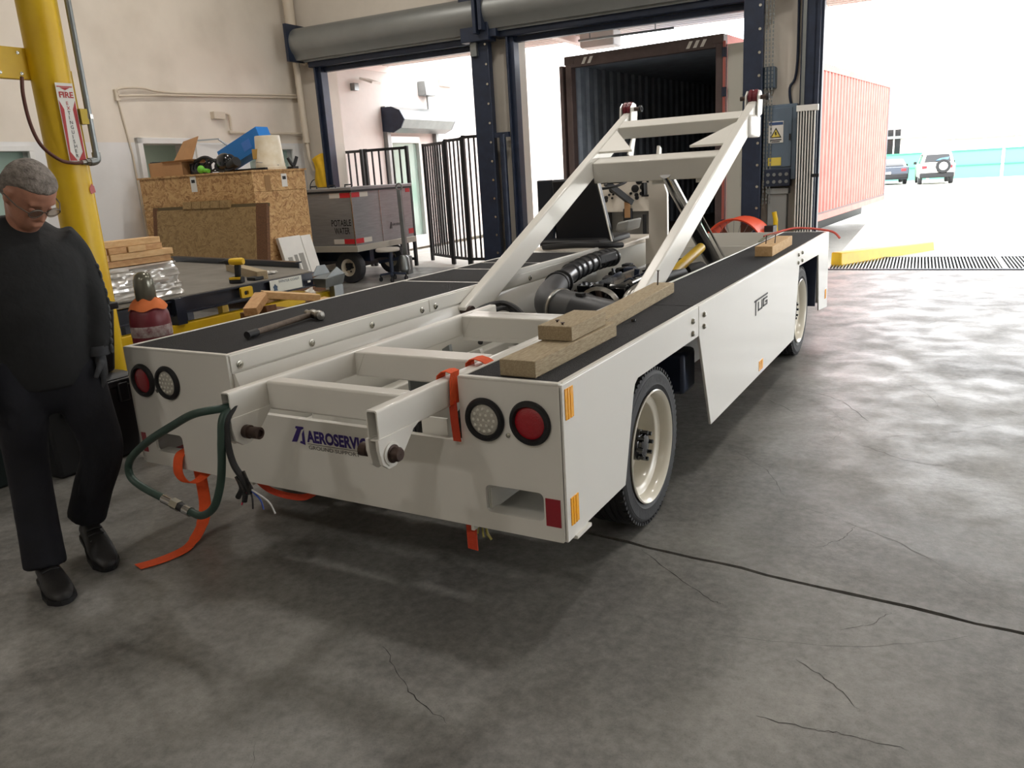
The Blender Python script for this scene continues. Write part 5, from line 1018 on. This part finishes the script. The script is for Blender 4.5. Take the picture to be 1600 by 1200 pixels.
# ================================================================ WATER TRAILER
TX, TY, TY2 = -5.33, 7.3, 8.84
t = thing('water_trailer', (-6.2,8,0), 'aluminium potable water trailer standing before the left dock door', 'trailer', M=BM)
bd = MB(BM).box(-6.76,TY,.57,TX,TY2,1.36).build('tank_body', m_alu, t, bevel=.004)
MB(BM).box(-6.78,TY-.02,1.36,TX+.03,TY2+.02,1.405).build('lid', m_alu, t, bevel=.008); MB(BM).box(-6.78,TY-.015,1.335,TX+.02,TY2+.015,1.36).build('lid_gasket', m_black, t)
MB(BM).box(-6.78,TY-.01,.48,TX+.03,TY2+.01,.57).build('chassis_frame', mat('trailer_frame', (176,172,160), .45, .3), t, bevel=.005)
MB(BM).box(TX,7.98,.57,TX+.004,7.99,1.36).build('seam_strip', m_zinc, t); MB(BM).box(TX-.01,TY-.006,.57,TX+.004,TY+.008,1.36).build('corner_strip', m_zinc, t)
text('POTABLE', 'lettering', m_ink, bd, (-5.74,TY-.001,.86), (1,0,0), (0,0,1), size=.13, width=.36, bold=.02, M=BM); text('WATER', 'lettering', m_ink, bd, (-5.69,TY-.001,.745), (1,0,0), (0,0,1), size=.13, width=.28, bold=.02, M=BM)
m_rtape = mat('red_tape', (190,36,44), .4); m_wtape = mat('white_tape', (206,200,190), .4)
for z in (1.26,.60):
    MB(BM).box(-5.72,TY-.003,z,-5.53,TY,z+.07).build('white_tape', m_wtape, t); MB(BM).box(-5.53,TY-.003,z,TX,TY,z+.07).build('red_tape', m_rtape, t)
    MB(BM).box(TX,TY,z,TX+.003,TY+.2,z+.07).build('red_tape', m_rtape, t); MB(BM).box(TX,TY+.2,z,TX+.003,TY+.4,z+.07).build('white_tape', m_wtape, t)
MB(BM).box(TX,TY2-.14,.62,TX+.003,TY2,.70).build('red_tape', m_rtape, t); MB(BM).box(TX,TY2-.14,1.27,TX+.003,TY2-.02,1.33).build('red_tape', m_rtape, t)
text('AEROSERVICES', 'maker_lettering', m_ink, bd, (TX+.001,8.26,.78), (0,1,0), (0,0,1), size=.05, width=.28, bold=.02, M=BM)
MB(BM).plate([(8.18,.74),(8.21,.74),(8.235,.84),(8.225,.84)], (TX+.001,0,0), (0,1,0), (0,0,1), .002).plate([(8.225,.74),(8.245,.74),(8.245,.84),(8.24,.84)], (TX+.001,0,0), (0,1,0), (0,0,1), .002).build('maker_mark', m_ink, bd)
for x in (-6.6,-6.2,-5.85,-5.55): MB(BM).tube([(x-.06,TY+.25,1.405),(x-.06,TY+.25,1.44),(x+.06,TY+.25,1.44),(x+.06,TY+.25,1.405)], .012, 6).build('lid_handle', m_black, t)
def twheel(x, y):
    w = MB(BM).lathe([(.13,-.07),(.20,-.075),(.23,-.06),(.235,-.03),(.235,.03),(.23,.06),(.20,.075),(.13,.07)], (x,y,.235), (0,-1,0), 40, cap=False).build('tyre', m_tyre, t)
    r_ = MB(BM).lathe([(.001,.045),(.05,.045),(.055,.03),(.10,.03),(.12,.06),(.135,.07),(.135,-.07),(.001,-.07)], (x,y,.235), (0,-1,0), 32, cap=False).build('rim', mat('trailer_rim', (206,198,180), .4), t)
    MB(BM).cyl((x,y-.045,.235),(x,y-.065,.235),.04,n=14).build('hub', m_black, r_)
    for k in range(5): MB(BM).cyl((x+.065*math.cos(k*1.257),y-.03,.235+.065*math.sin(k*1.257)),(x+.065*math.cos(k*1.257),y-.05,.235+.065*math.sin(k*1.257)),.012,n=6).build('wheel_nut', m_black, r_)
twheel(-5.62,7.50); twheel(-6.45,7.50); twheel(-5.62,8.6); twheel(-6.45,8.6)
MB(BM).box(-5.68,7.45,.22,-5.56,8.6,.30).build('axle', m_black, t); MB(BM).box(-6.51,7.45,.22,-6.39,8.6,.30).build('axle', m_black, t); MB(BM).box(-6.7,7.7,.3,-5.4,7.8,.48).box(-6.7,8.2,.3,-5.4,8.3,.48).build('undercarriage', m_darksteel, t)
db_ = MB(BM).bar((-5.02,8.08,1.32),(-4.98,8.04,.30),.07,.05,up=(0,1,0)).build('draw_bar', m_galv, t, bevel=.006); MB(BM).tube([(-5.02+.05*math.cos(a),8.08,1.36+.05*math.sin(a)) for a in [2*PI*k/18 for k in range(19)]], .014, 8).build('tow_eye', m_galv, db_)
MB(BM).bar((-4.98,8.04,.32),(-5.45,8.0,.25),.06,.05).build('draw_bar_link', m_darksteel, t); MB(BM).box(-5.05,7.98,.06,-4.92,8.12,.34).build('hitch_block', m_galv, t, bevel=.01)
# rolling stool by the trailer
t = thing('rolling_stool', (-5.05,7.75,0), 'small round rolling work stool beside the trailer drawbar', 'stool', M=BM)
sxx, syy = -5.02, 7.72
MB(BM).lathe([(.16,0),(.18,.01),(.18,.04),(.16,.055),(.001,.058)], (sxx-.06,syy,.44), (0,0,1), 28).build('seat', mat('stool_seat', (176,170,160), .6), t, smooth=60); MB(BM).cyl((sxx-.02,syy,.12),(sxx-.02,syy,.44),.03,n=14).build('post', m_darksteel, t)
for k in range(4):
    a = k*PI/2+.5; e = Vector((sxx+.19*math.cos(a),syy+.19*math.sin(a),.1)); MB(BM).bar((sxx-.02,syy,.12), e, .04,.03).build('base_arm', m_darksteel, t); MB(BM).cyl(e+Vector((-.012,0,-.065)),e+Vector((.012,0,-.065)),.034,n=14).box(e.x-.01,e.y-.01,e.z-.06,e.x+.01,e.y+.01,e.z).build('caster', m_black, t)
MB(BM).lathe([(.07,0),(.09,.03),(.08,.2),(.05,.24)], (sxx+.08,syy+.2,.12), (0,0,1), 14).build('tool_tray', m_galv, t)

# ================================================================ BLACK GATES OUTSIDE THE LEFT DOOR
def gate(p, q, z1, n, lab, z0=.12, foot=True):
    p = Vector((p[0],p[1],0)); q = Vector((q[0],q[1],0))
    t_ = thing('steel_gate', p.lerp(q,.5), lab, 'gate', M=BM); up = Vector((0,0,1))
    MB(BM).bar(p+up*z1, q+up*z1, .04, .045).build('top_rail', m_black, t_); MB(BM).bar(p+up*z0, q+up*z0, .04, .045).build('bottom_rail', m_black, t_)
    for e in (p, q): MB(BM).box(e.x-.025,e.y-.025,0,e.x+.025,e.y+.025,z1+.03).build('end_post', m_black, t_)
    for k in range(1, n):
        e = p.lerp(q, k/n); MB(BM).box(e.x-.012,e.y-.012,z0,e.x+.012,e.y+.012,z1).build('bar', m_black, t_)
    return t_
gate((-7.40,9.5),(-6.70,9.5),1.98,5,'black barred gate leaf hung at the left jamb behind the trailer'); gate((-6.62,9.5),(-5.80,9.55),1.98,6,'black barred gate leaf right of the yellow jacket behind the trailer')
gate((-5.92,10.28),(-5.16,9.74),2.02,9,'black barred gate leaf folded back farthest behind the trailer'); gate((-5.12,9.70),(-4.66,9.44),2.04,4,'narrow black barred gate leaf at the middle of the folded gate'); gate((-4.62,9.42),(-4.02,9.42),2.06,6,'black barred gate leaf hung on the dark guard post')
t = thing('yellow_raincoat', (-7.05,8.8,1.45), 'yellow raincoat hung beside the left dock door', 'raincoat', M=BM)
rg = []
for k, (z, w_, d_, cx_) in enumerate(((1.42,.13,.05,-7.05),(1.55,.135,.06,-7.05),(1.7,.12,.06,-7.04),(1.82,.125,.065,-7.05),(1.88,.15,.06,-7.06),(1.93,.11,.05,-7.01),(1.965,.05,.035,-6.96))):
    rg.append([Vector((cx_+w_*math.cos(a)*(1+.08*math.sin(4*a+k)),8.80+d_*math.sin(a)*(1+.25*math.sin(6*a+k*1.3)),z)) for a in [2*PI*i/28 for i in range(28)]])
MB(BM).loft(rg).build('coat', mat('raincoat_yellow', (226,178,30), .6, var=.1, vscale=8), t, smooth=60); MB(BM).cyl((-6.96,8.82,1.95),(-6.96,8.94,1.97),.012,n=8).build('hook', m_black, t)
tag(MB(BM).tube(bez([(-7.14,8.9,1.5),(-7.26,8.85,1.55),(-7.32,8.8,1.45),(-7.30,8.8,1.3)],6), .008, 6).build('thin_hose', m_black), 'thin dark hose looping down beside the yellow raincoat', 'hose')

# ================================================================ FAR YARD
def zy(y): return -.0134*(y-9)
t = thing('yard_fence', (8,57.6,zy(57.6)), 'green sheeted fence across the far side of the yard', 'fence', M=BM)
for k in range(9):
    x0 = -14+k*4.1; MB(BM).box(x0+.05,57.5,zy(57.6)+.05,x0+4.05,57.56,1.14).build('panel', m_green, t, smooth=None); MB(BM).cyl((x0,57.5,zy(57.6)),(x0,57.5,1.22),.09,n=12).build('post', m_plwhite, t)
    for z in (1.1,.2): MB(BM).box(x0,57.44,z-.03,x0+4.1,57.5,z+.03).build('rail', mat('rail_green', (60,150,112), .6), t)
t = thing('far_warehouse', (5,75,zy(70)), 'pale warehouse beyond the green fence', 'building', M=BM)
MB(BM).box(-20,69,zy(69),40,85,7.5).build('wall', m_extw, t, smooth=None)
MB(BM).box(-2,68.4,2.2,2.6,69,2.4).box(3.0,68.2,1.9,8.8,69,2.0).box(8.2,68.6,3.9,20,69,4.1).build('canopy', m_galv, t, smooth=None)
w_ = MB(BM).box(-1.5,68.9,1.0,.4,69,2.9).build('window', m_blackg, t, smooth=None); MB(BM).box(-.1,68.86,1.0,.0,68.9,2.9).build('mullion', m_plwhite, w_)
for x in (4.0,6.0,8.0): MB(BM).box(x-.06,68.3,zy(69),x+.06,68.45,1.9).build('canopy_post', m_plwhite, t)
def car(nm, lab, x, y, rz, bodym, L_, Wd, prof, cabin, wr, spare=False):
    """prof / cabin: side outlines (along, height); rear of the car faces the camera"""
    CMx = BM @ Matrix.Translation((x,y,zy(y))) @ Matrix.Rotation(rz, 4, 'Z')
    t_ = thing(nm, (0,L_/2,0), lab, 'car', M=CMx); h = Wd/2
    def shell(pr, w0, w1, name, m, z0=None):
        zs = [p[1] for p in pr]; za, zb_ = min(zs), max(zs); L_s = []
        def hw(z): return w0+(w1-w0)*(z-za)/(zb_-za)
        mb = MB(CMx); n = len(pr); vs = [(-hw(z),a,z) for a, z in pr]+[(hw(z),a,z) for a, z in pr]
        tr = tessellate_polygon([[Vector((a,z,0)) for a, z in pr]])
        mb.add(vs, [tuple(q) for q in tr]+[tuple(i+n for i in q)[::-1] for q in tr]+[(i,(i+1) % n,n+(i+1) % n,n+i) for i in range(n)])
        return mb.build(name, m, t_, bevel=.05, seg=3)
    shell(prof, h*.97, h, 'body', bodym); shell(cabin, h*.93, h*.74, 'cabin', bodym)
    ym = [p[0] for p in cabin]; z0 = min(p[1] for p in cabin); z1 = max(p[1] for p in cabin); yb = min(a for a, z in cabin if z < z0+.05); yt = min(a for a, z in cabin if z > z1-.1)
    def lerp(f): return yb+(yt-yb)*f, z0+(z1-z0)*f
    a0, b0 = lerp(.18); a1, b1 = lerp(.82)
    MB(CMx).hexa([(-h*.72,a0-.02,b0),(h*.72,a0-.02,b0),(h*.72,a0+.05,b0),(-h*.72,a0+.05,b0),(-h*.62,a1-.02,b1),(h*.62,a1-.02,b1),(h*.62,a1+.05,b1),(-h*.62,a1+.05,b1)]).build('rear_window', m_blackg, t_, bevel=.02)
    for s_ in (-1,1):
        MB(CMx).hexa([(s_*h*.90,yb+.5,z0+.05),(s_*h*.92,yb+.5,z0+.05),(s_*h*.92,max(ym)-.6,z0+.05),(s_*h*.90,max(ym)-.6,z0+.05),(s_*h*.76,yt+.25,z1-.1),(s_*h*.79,yt+.25,z1-.1),(s_*h*.79,max(ym)-1.1,z1-.1),(s_*h*.76,max(ym)-1.1,z1-.1)]).build('side_window', m_blackg, t_)
        MB(CMx).box(s_*h-.0 if s_ > 0 else -h-.16,L_*.58,z0,s_*h+.16 if s_ > 0 else -h,L_*.58+.1,z0+.14).build('mirror', m_black, t_, bevel=.02)
        MB(CMx).box(s_*h*.70-.13,-.02,z0-.22,s_*h*.70+.13,.05,z0-.06).build('tail_lamp', m_red, t_, bevel=.02)
        for yy in (L_*.19,L_*.80):
            MB(CMx).lathe([(wr*.6,-.1),(wr*.95,-.1),(wr,-.06),(wr,.06),(wr*.95,.1),(wr*.6,.1)], (s_*(h-.12),yy,wr), (1,0,0), 28).build('tyre', m_tyre, t_); MB(CMx).cyl((s_*(h-.01),yy,wr),(s_*(h-.06),yy,wr),wr*.62,n=20).build('wheel_disc', m_galv, t_)
    MB(CMx).box(-h*.95,-.10,.35,h*.95,.10,.62).build('bumper', m_black, t_, bevel=.05); MB(CMx).box(-.55,-.115,.62 if not spare else .70,-.02,-.02,.74 if not spare else .84).build('number_plate', m_plwhite, t_)
    if spare:
        sw = MB(CMx).lathe([(.2,0),(.33,0),(.36,-.04),(.36,-.14),(.33,-.18),(.22,-.18)], (.28,-.02,.95), (0,1,0), 32).build('spare_tyre', m_black, t_); MB(CMx).lathe([(.22,-.17),(.20,-.19),(.001,-.2)], (.28,-.02,.95), (0,1,0), 28).build('spare_cover', m_plwhite, sw)
        MB(CMx).plate([(-.1,1.25),(.5,1.28),(.55,1.42),(.1,1.36)], (0,.02,0), (1,0,0), (0,0,1), .03).build('decal', mat('decal_blue', (90,130,160), .5), t_)
car('suv', 'silver off-road car with a spare wheel parked by the green fence', 2.75, 47.8, .06, mat('silver_paint', (196,192,186), .3, .5), 4.0, 1.75, [(0,.35),(.0,1.0),(.05,1.08),(2.7,1.08),(3.8,.98),(4.0,.85),(4.0,.35)], [(.04,1.06),(.16,1.62),(.30,1.68),(2.0,1.68),(2.2,1.62),(2.9,1.06)], .36, True)
car('sedan', 'dark blue sedan parked between the container and the off-road car', .45, 50, .10, mat('navy_paint', (38,48,62), .2, .3, coat=.5), 4.7, 1.85, [(0,.3),(-.02,.75),(.08,.98),(1.2,1.0),(3.3,.95),(4.5,.78),(4.7,.6),(4.7,.3)], [(.35,.97),(1.1,1.38),(1.4,1.43),(2.3,1.43),(2.5,1.40),(3.4,.97)], .33)
# ================================================================ THE MAN
Fv = Vector((.93,-.37,0)).normalized(); Lv = Vector((-Fv.y,Fv.x,0)); UP = Vector((0,0,1))
def organic(name, mb, m, parent, voxel=.011, it=6, subdiv=0):
    o = mb.build(name, m, parent, smooth=None)
    r = o.modifiers.new('remesh', 'REMESH'); r.mode = 'VOXEL'; r.voxel_size = voxel; r.use_smooth_shade = True
    s_ = o.modifiers.new('smooth', 'SMOOTH'); s_.factor = .5; s_.iterations = it
    return o
def ell(c, a, d, n=20, f=None, l=None):
    f = Fv if f is None else f; l = Lv if l is None else l
    return [c + l*a*math.cos(2*PI*k/n) + f*d*math.sin(2*PI*k/n) for k in range(n)]
def limb(mb, pts, rs, n=14):
    P_ = [Vector(p) for p in pts]; path = bez(P_, 5); m_ = len(path)-1; rr_ = []
    for i in range(len(path)):
        t_ = i/m_*(len(rs)-1); k = min(int(t_), len(rs)-2); rr_.append(rs[k]+(rs[k+1]-rs[k])*(t_-k))
    return mb.tube(path, .05, n, rs=rr_)
J = dict(pel=(-1.075,-.335,.86), chest=(-1.06,-.32,1.20), neck=(-1.055,-.305,1.385), shL=(-1.03,-.150,1.315), elL=(-.965,-.150,1.085), wrL=(-.935,-.185,.875),
         shR=(-1.17,-.50,1.315), elR=(-1.17,-.58,1.08), wrR=(-1.08,-.62,.87), hipR=(-1.12,-.43,.85), knR=(-1.085,-.475,.465), anR=(-1.005,-.535,.095), hipL=(-1.04,-.25,.85), knL=(-.965,-.235,.475), anL=(-1.095,-.285,.165))
J = {k: Vector(v) for k, v in J.items()}
HM = Matrix.Translation((-.985,-.305,1.508)) @ Matrix.Rotation(math.atan2(Fv.y,Fv.x)+.42, 4, 'Z') @ Matrix.Rotation(R(46), 4, 'Y')   # head: +x face, +z crown
def hv(x, y, z): return HM @ Vector((x,y,z))
def headrings(g=0., sel=None):
    prof = [(-.122,.070,.020,.022),(-.112,.086,-.010,.040),(-.090,.094,-.040,.056),(-.060,.094,-.066,.066),(-.03,.092,-.084,.071),(.0,.088,-.094,.074),(.03,.095,-.099,.077),(.06,.092,-.099,.076),(.085,.078,-.09,.069),(.105,.052,-.07,.052),(.117,.02,-.04,.026),(.119,.0,-.02,.01)]
    out = []
    for z, xf, xb, hw in prof:
        if sel and not (sel[0] <= z <= sel[1]): continue
        cx_ = (xf+xb)/2; dx = (xf-xb)/2+g; out.append([hv(cx_+dx*math.cos(2*PI*k/24), (hw+g)*math.sin(2*PI*k/24), z+(g if z > .1 else 0)) for k in range(24)])
    return out
body = MB(); body.loft(headrings())
body.loft([[hv(.085+.012*math.cos(a)*s_, .010*s_*math.sin(a), z) for a in [2*PI*k/10 for k in range(10)]] for z, s_ in ((.012,.7),(-.01,1.0))])
body.hexa([hv(.084,-.007,.012),hv(.092,-.007,.012),hv(.092,.007,.012),hv(.084,.007,.012),hv(.084,-.014,-.045),hv(.118,-.010,-.042),hv(.118,.010,-.042),hv(.084,.014,-.045)])
for s_ in (-1,1):
    body.hexa([hv(-.012,s_*.070,-.035),hv(.012,s_*.070,-.04),hv(.010,s_*.086,-.035),hv(-.016,s_*.088,-.03),hv(-.018,s_*.070,.025),hv(.014,s_*.070,.025),hv(.012,s_*.088,.022),hv(-.022,s_*.094,.022)])
    body.hexa([hv(.082,s_*.012,.020),hv(.098,s_*.012,.020),hv(.086,s_*.052,.020),hv(.070,s_*.052,.020),hv(.082,s_*.012,.034),hv(.096,s_*.012,.034),hv(.084,s_*.052,.034),hv(.070,s_*.052,.034)])
body.hexa([hv(.085,-.024,-.078),hv(.100,-.018,-.080),hv(.100,.018,-.080),hv(.085,.024,-.078),hv(.085,-.024,-.064),hv(.102,-.018,-.066),hv(.102,.018,-.066),hv(.085,.024,-.064)])
limb(body, [J['neck']-UP*.06-Fv*.05, J['neck']-UP*.0-Fv*.02, hv(-.03,0,-.05)], (.062,.058,.056))
body.loft([ell(J['pel']+UP*z+Fv*o_, a, d_) for z, o_, a, d_ in ((-.05,0,.14,.10),(.1,.0,.14,.10),(.25,.01,.15,.09),(.36,.0,.14,.08),(.42,-.02,.10,.07),(.47,-.03,.07,.06))])
for s_ in 'LR':
    limb(body, [J['sh'+s_], J['el'+s_], J['wr'+s_]], (.045,.04,.032,.026)); limb(body, [J['hip'+s_], J['kn'+s_], J['an'+s_]], (.08,.062,.052,.045,.038))
PER = organic('person', body, m_skin, None, .0075, 4)
tag(PER, 'grey haired man in black work clothes and glasses looking down', 'person')
# hair cap, brows line, glasses
hr = MB()
hr.loft([[hv(xc+dx*math.cos(2*PI*k/20), hw*math.sin(2*PI*k/20), z) for k in range(20)] for z, xc, dx, hw in ((-.066,-.054,.022,.045),(-.035,-.054,.044,.070),(.0,-.047,.056,.081),(.03,-.042,.066,.085),(.055,-.022,.086,.085),(.075,-.006,.096,.080),(.095,-.004,.084,.068),(.112,-.008,.064,.050),(.124,-.010,.035,.026),(.127,-.010,.01,.01))])
organic('hair', hr, m_hair, PER, .007, 3)
m_frame = mat('steel_spectacle_frame', (120,112,104), .3, .7); m_lens = mat('spectacle_lens', (205,195,185), .05, trans=.95)
gl = MB()
for s_ in (-1,1):
    gl.tube([hv(.102, s_*.034+.027*math.cos(a), .0+.017*math.sin(a)) for a in [2*PI*k/20 for k in range(21)]], .0022, 6); gl.tube([hv(.102,s_*.060,.004),hv(.06,s_*.084,.004),hv(-.01,s_*.09,.0)], .0025, 6)
gl.tube([hv(.102,-.008,.004),hv(.108,0,.007),hv(.102,.008,.004)], .0022, 6); g_ = gl.build('glasses', m_frame, PER)
for s_ in (-1,1): MB().lathe([(.025,0),(.025,.0012)], hv(.102,s_*.034,.0), HM.to_3x3() @ Vector((1,0,0)), 20).build('lens', m_lens, g_)
for s_ in (-1,1): MB().sphere(hv(.076,s_*.032,-.004),.011,10,8).build('eyelid', m_skin, PER)
# sweatshirt
sh = MB()
sh.loft([ell(J['pel']+UP*z+Fv*o_+Lv*.01, a, d_) for z, o_, a, d_ in ((-.10,.0,.178,.135),(-.03,.005,.182,.138),(.06,.015,.176,.138),(.2,.03,.182,.140),(.32,.02,.200,.135),(.40,.0,.205,.130),(.46,-.02,.190,.12),(.51,-.055,.145,.095),(.55,-.06,.10,.075),(.575,-.055,.06,.05))])
for s_ in 'LR':
    limb(sh, [J['sh'+s_]-Vector((0,0,.0))+(Lv*-.06 if s_ == 'L' else Lv*.06)+UP*.01, J['sh'+s_]-UP*.07, J['el'+s_], J['wr'+s_]+UP*.01], (.092,.080,.068,.060,.054,.046))
SH = organic('sweatshirt', sh, m_shirt, PER, .011, 12)
m_print = mat('sleeve_print', (112,116,120), .85, rgb2=(50,52,56), vscale=40)
spn = [J['shL'].lerp(J['elL'],.45)+Lv*.064+Fv*.02, J['shL'].lerp(J['elL'],.75)+Lv*.060+Fv*.022, J['elL'].lerp(J['wrL'],.05)+Lv*.055+Fv*.02, J['elL'].lerp(J['wrL'],.30)+Lv*.050+Fv*.022, J['elL'].lerp(J['wrL'],.55)+Lv*.046+Fv*.02, J['elL'].lerp(J['wrL'],.8)+Lv*.042+Fv*.02]
for k in range(11):
    q = k/10*1.5; p = J['shL'].lerp(J['elL'],.45+q) if .45+q < 1 else J['elL'].lerp(J['wrL'],q-.55)
    MB().sphere(p+Lv*(.055-.012*k/10)+Fv*(.022+.004*math.sin(k*2.1)), .017, 10, 6, (.7,.35,.8+.4*math.sin(k*1.7)**2)).build('sleeve_print', m_print, SH)
pass
# trousers
tr = MB()
tr.loft([ell(J['pel']+UP*z, a, d_) for z, a, d_ in ((.06,.165,.122),(-.02,.172,.128),(-.10,.172,.125),(-.16,.15,.11),(-.20,.08,.08))])
limb(tr, [J['hipR']+UP*.02, J['hipR'].lerp(J['knR'],.5)+Fv*.02, J['knR'], J['knR'].lerp(J['anR'],.55), J['anR']-UP*.02], (.105,.098,.082,.076,.076,.080))
limb(tr, [J['hipL']+UP*.02, J['hipL'].lerp(J['knL'],.5)+Fv*.02, J['knL'], J['knL'].lerp(J['anL'],.55), J['anL']+UP*.0], (.105,.100,.086,.080,.078,.078))
organic('trousers', tr, m_trouser, PER, .011, 5)
# shoes
def shoe(heel, toe, name='shoe'):
    heel = Vector(heel); toe = Vector(toe); d_ = (toe-heel); L_ = d_.length; d_.normalize(); l_ = d_.cross(UP).normalized(); u_ = l_.cross(d_)
    mb = MB(); rg = []
    for t_, w, h in ((0,.030,.06),(.06,.040,.085),(.25,.043,.095),(.42,.046,.085),(.6,.052,.062),(.8,.05,.048),(.94,.036,.038),(1.0,.018,.022)):
        c_ = heel+d_*L_*t_; rg.append([c_+l_*w*math.cos(a)+u_*(h*(.5+.5*math.sin(a))+.008) for a in [2*PI*k/16 for k in range(16)]])
    mb.loft(rg); o = mb.build(name, m_shoe, PER, smooth=60)
    so_ = MB(); so_.loft([[heel+d_*L_*t_+l_*w*s_+u_*z for s_, z in ((-1,0),(1,0),(1,.02),(-1,.02))] for t_, w in ((-.015,.03),(.06,.043),(.3,.043),(.62,.056),(.85,.052),(.97,.03),(1.02,.012))]); so_.build('sole', m_black, o, smooth=None)
    for k in range(4): 
        c_ = heel+d_*L_*(.38+.07*k)+u_*(.098-.014*k); MB().tube([c_-l_*.03,c_+u_*.006,c_+l_*.03], .004, 6).build('lace', m_black, o)
shoe((-1.05,-.515,.0),(-.775,-.61,.0)); shoe((-1.12,-.275,.075),(-.865,-.365,.0))
# gloved hands
def hand(w, dn, palm_n, side, name='glove'):
    """w wrist, dn finger direction, palm_n palm normal, side towards thumb"""
    w = Vector(w); dn = Vector(dn).normalized(); sd_ = Vector(side); sd_ = (sd_-dn*sd_.dot(dn)).normalized(); pn = dn.cross(sd_).normalized()
    if pn.dot(Vector(palm_n)) < 0: pn = -pn
    mb = MB(); mb.loft([[w+dn*t_+sd_*a*math.cos(q)+pn*b_*math.sin(q) for q in [2*PI*k/14 for k in range(14)]] for t_, a, b_ in ((-.03,.032,.026),(.0,.031,.022),(.04,.042,.022),(.085,.044,.019),(.10,.038,.014))])
    for k, (o_, L_) in enumerate(((.030,.070),(.010,.078),(-.011,.072),(-.031,.056))):
        b0 = w+dn*.088+sd_*o_; c = .35+.06*k
        p1 = b0+(dn*math.cos(c*.5)+pn*math.sin(c*.5))*L_*.42; p2 = p1+(dn*math.cos(c*1.4)+pn*math.sin(c*1.4))*L_*.33; p3 = p2+(dn*math.cos(c*2.2)+pn*math.sin(c*2.2))*L_*.27
        mb.tube([b0-dn*.02,b0,p1,p2,p3], .009, 10, rs=[.0105,.0105,.0098,.009,.007])
    b0 = w+dn*.035+sd_*.036; p1 = b0+(dn*.6+sd_*.7+pn*.3).normalized()*.04; p2 = p1+(dn*.85+sd_*.25+pn*.45).normalized()*.032
    mb.tube([b0-sd_*.02,b0,p1,p2], .011, 10, rs=[.013,.013,.0115,.009])
    organic(name, mb, m_glove, PER, .0045, 3)
hand(J['wrL']-UP*.005, Vector((.03,-.02,-1)), -Lv, Fv*.9-Lv*.2); hand(J['wrR'], Vector((.05,-.02,-1)), Lv, Fv)
MB().cyl(J['wrL']+UP*.03,J['wrL']-UP*.01,.043,.040,n=18).build('glove_cuff', m_glove, PER)
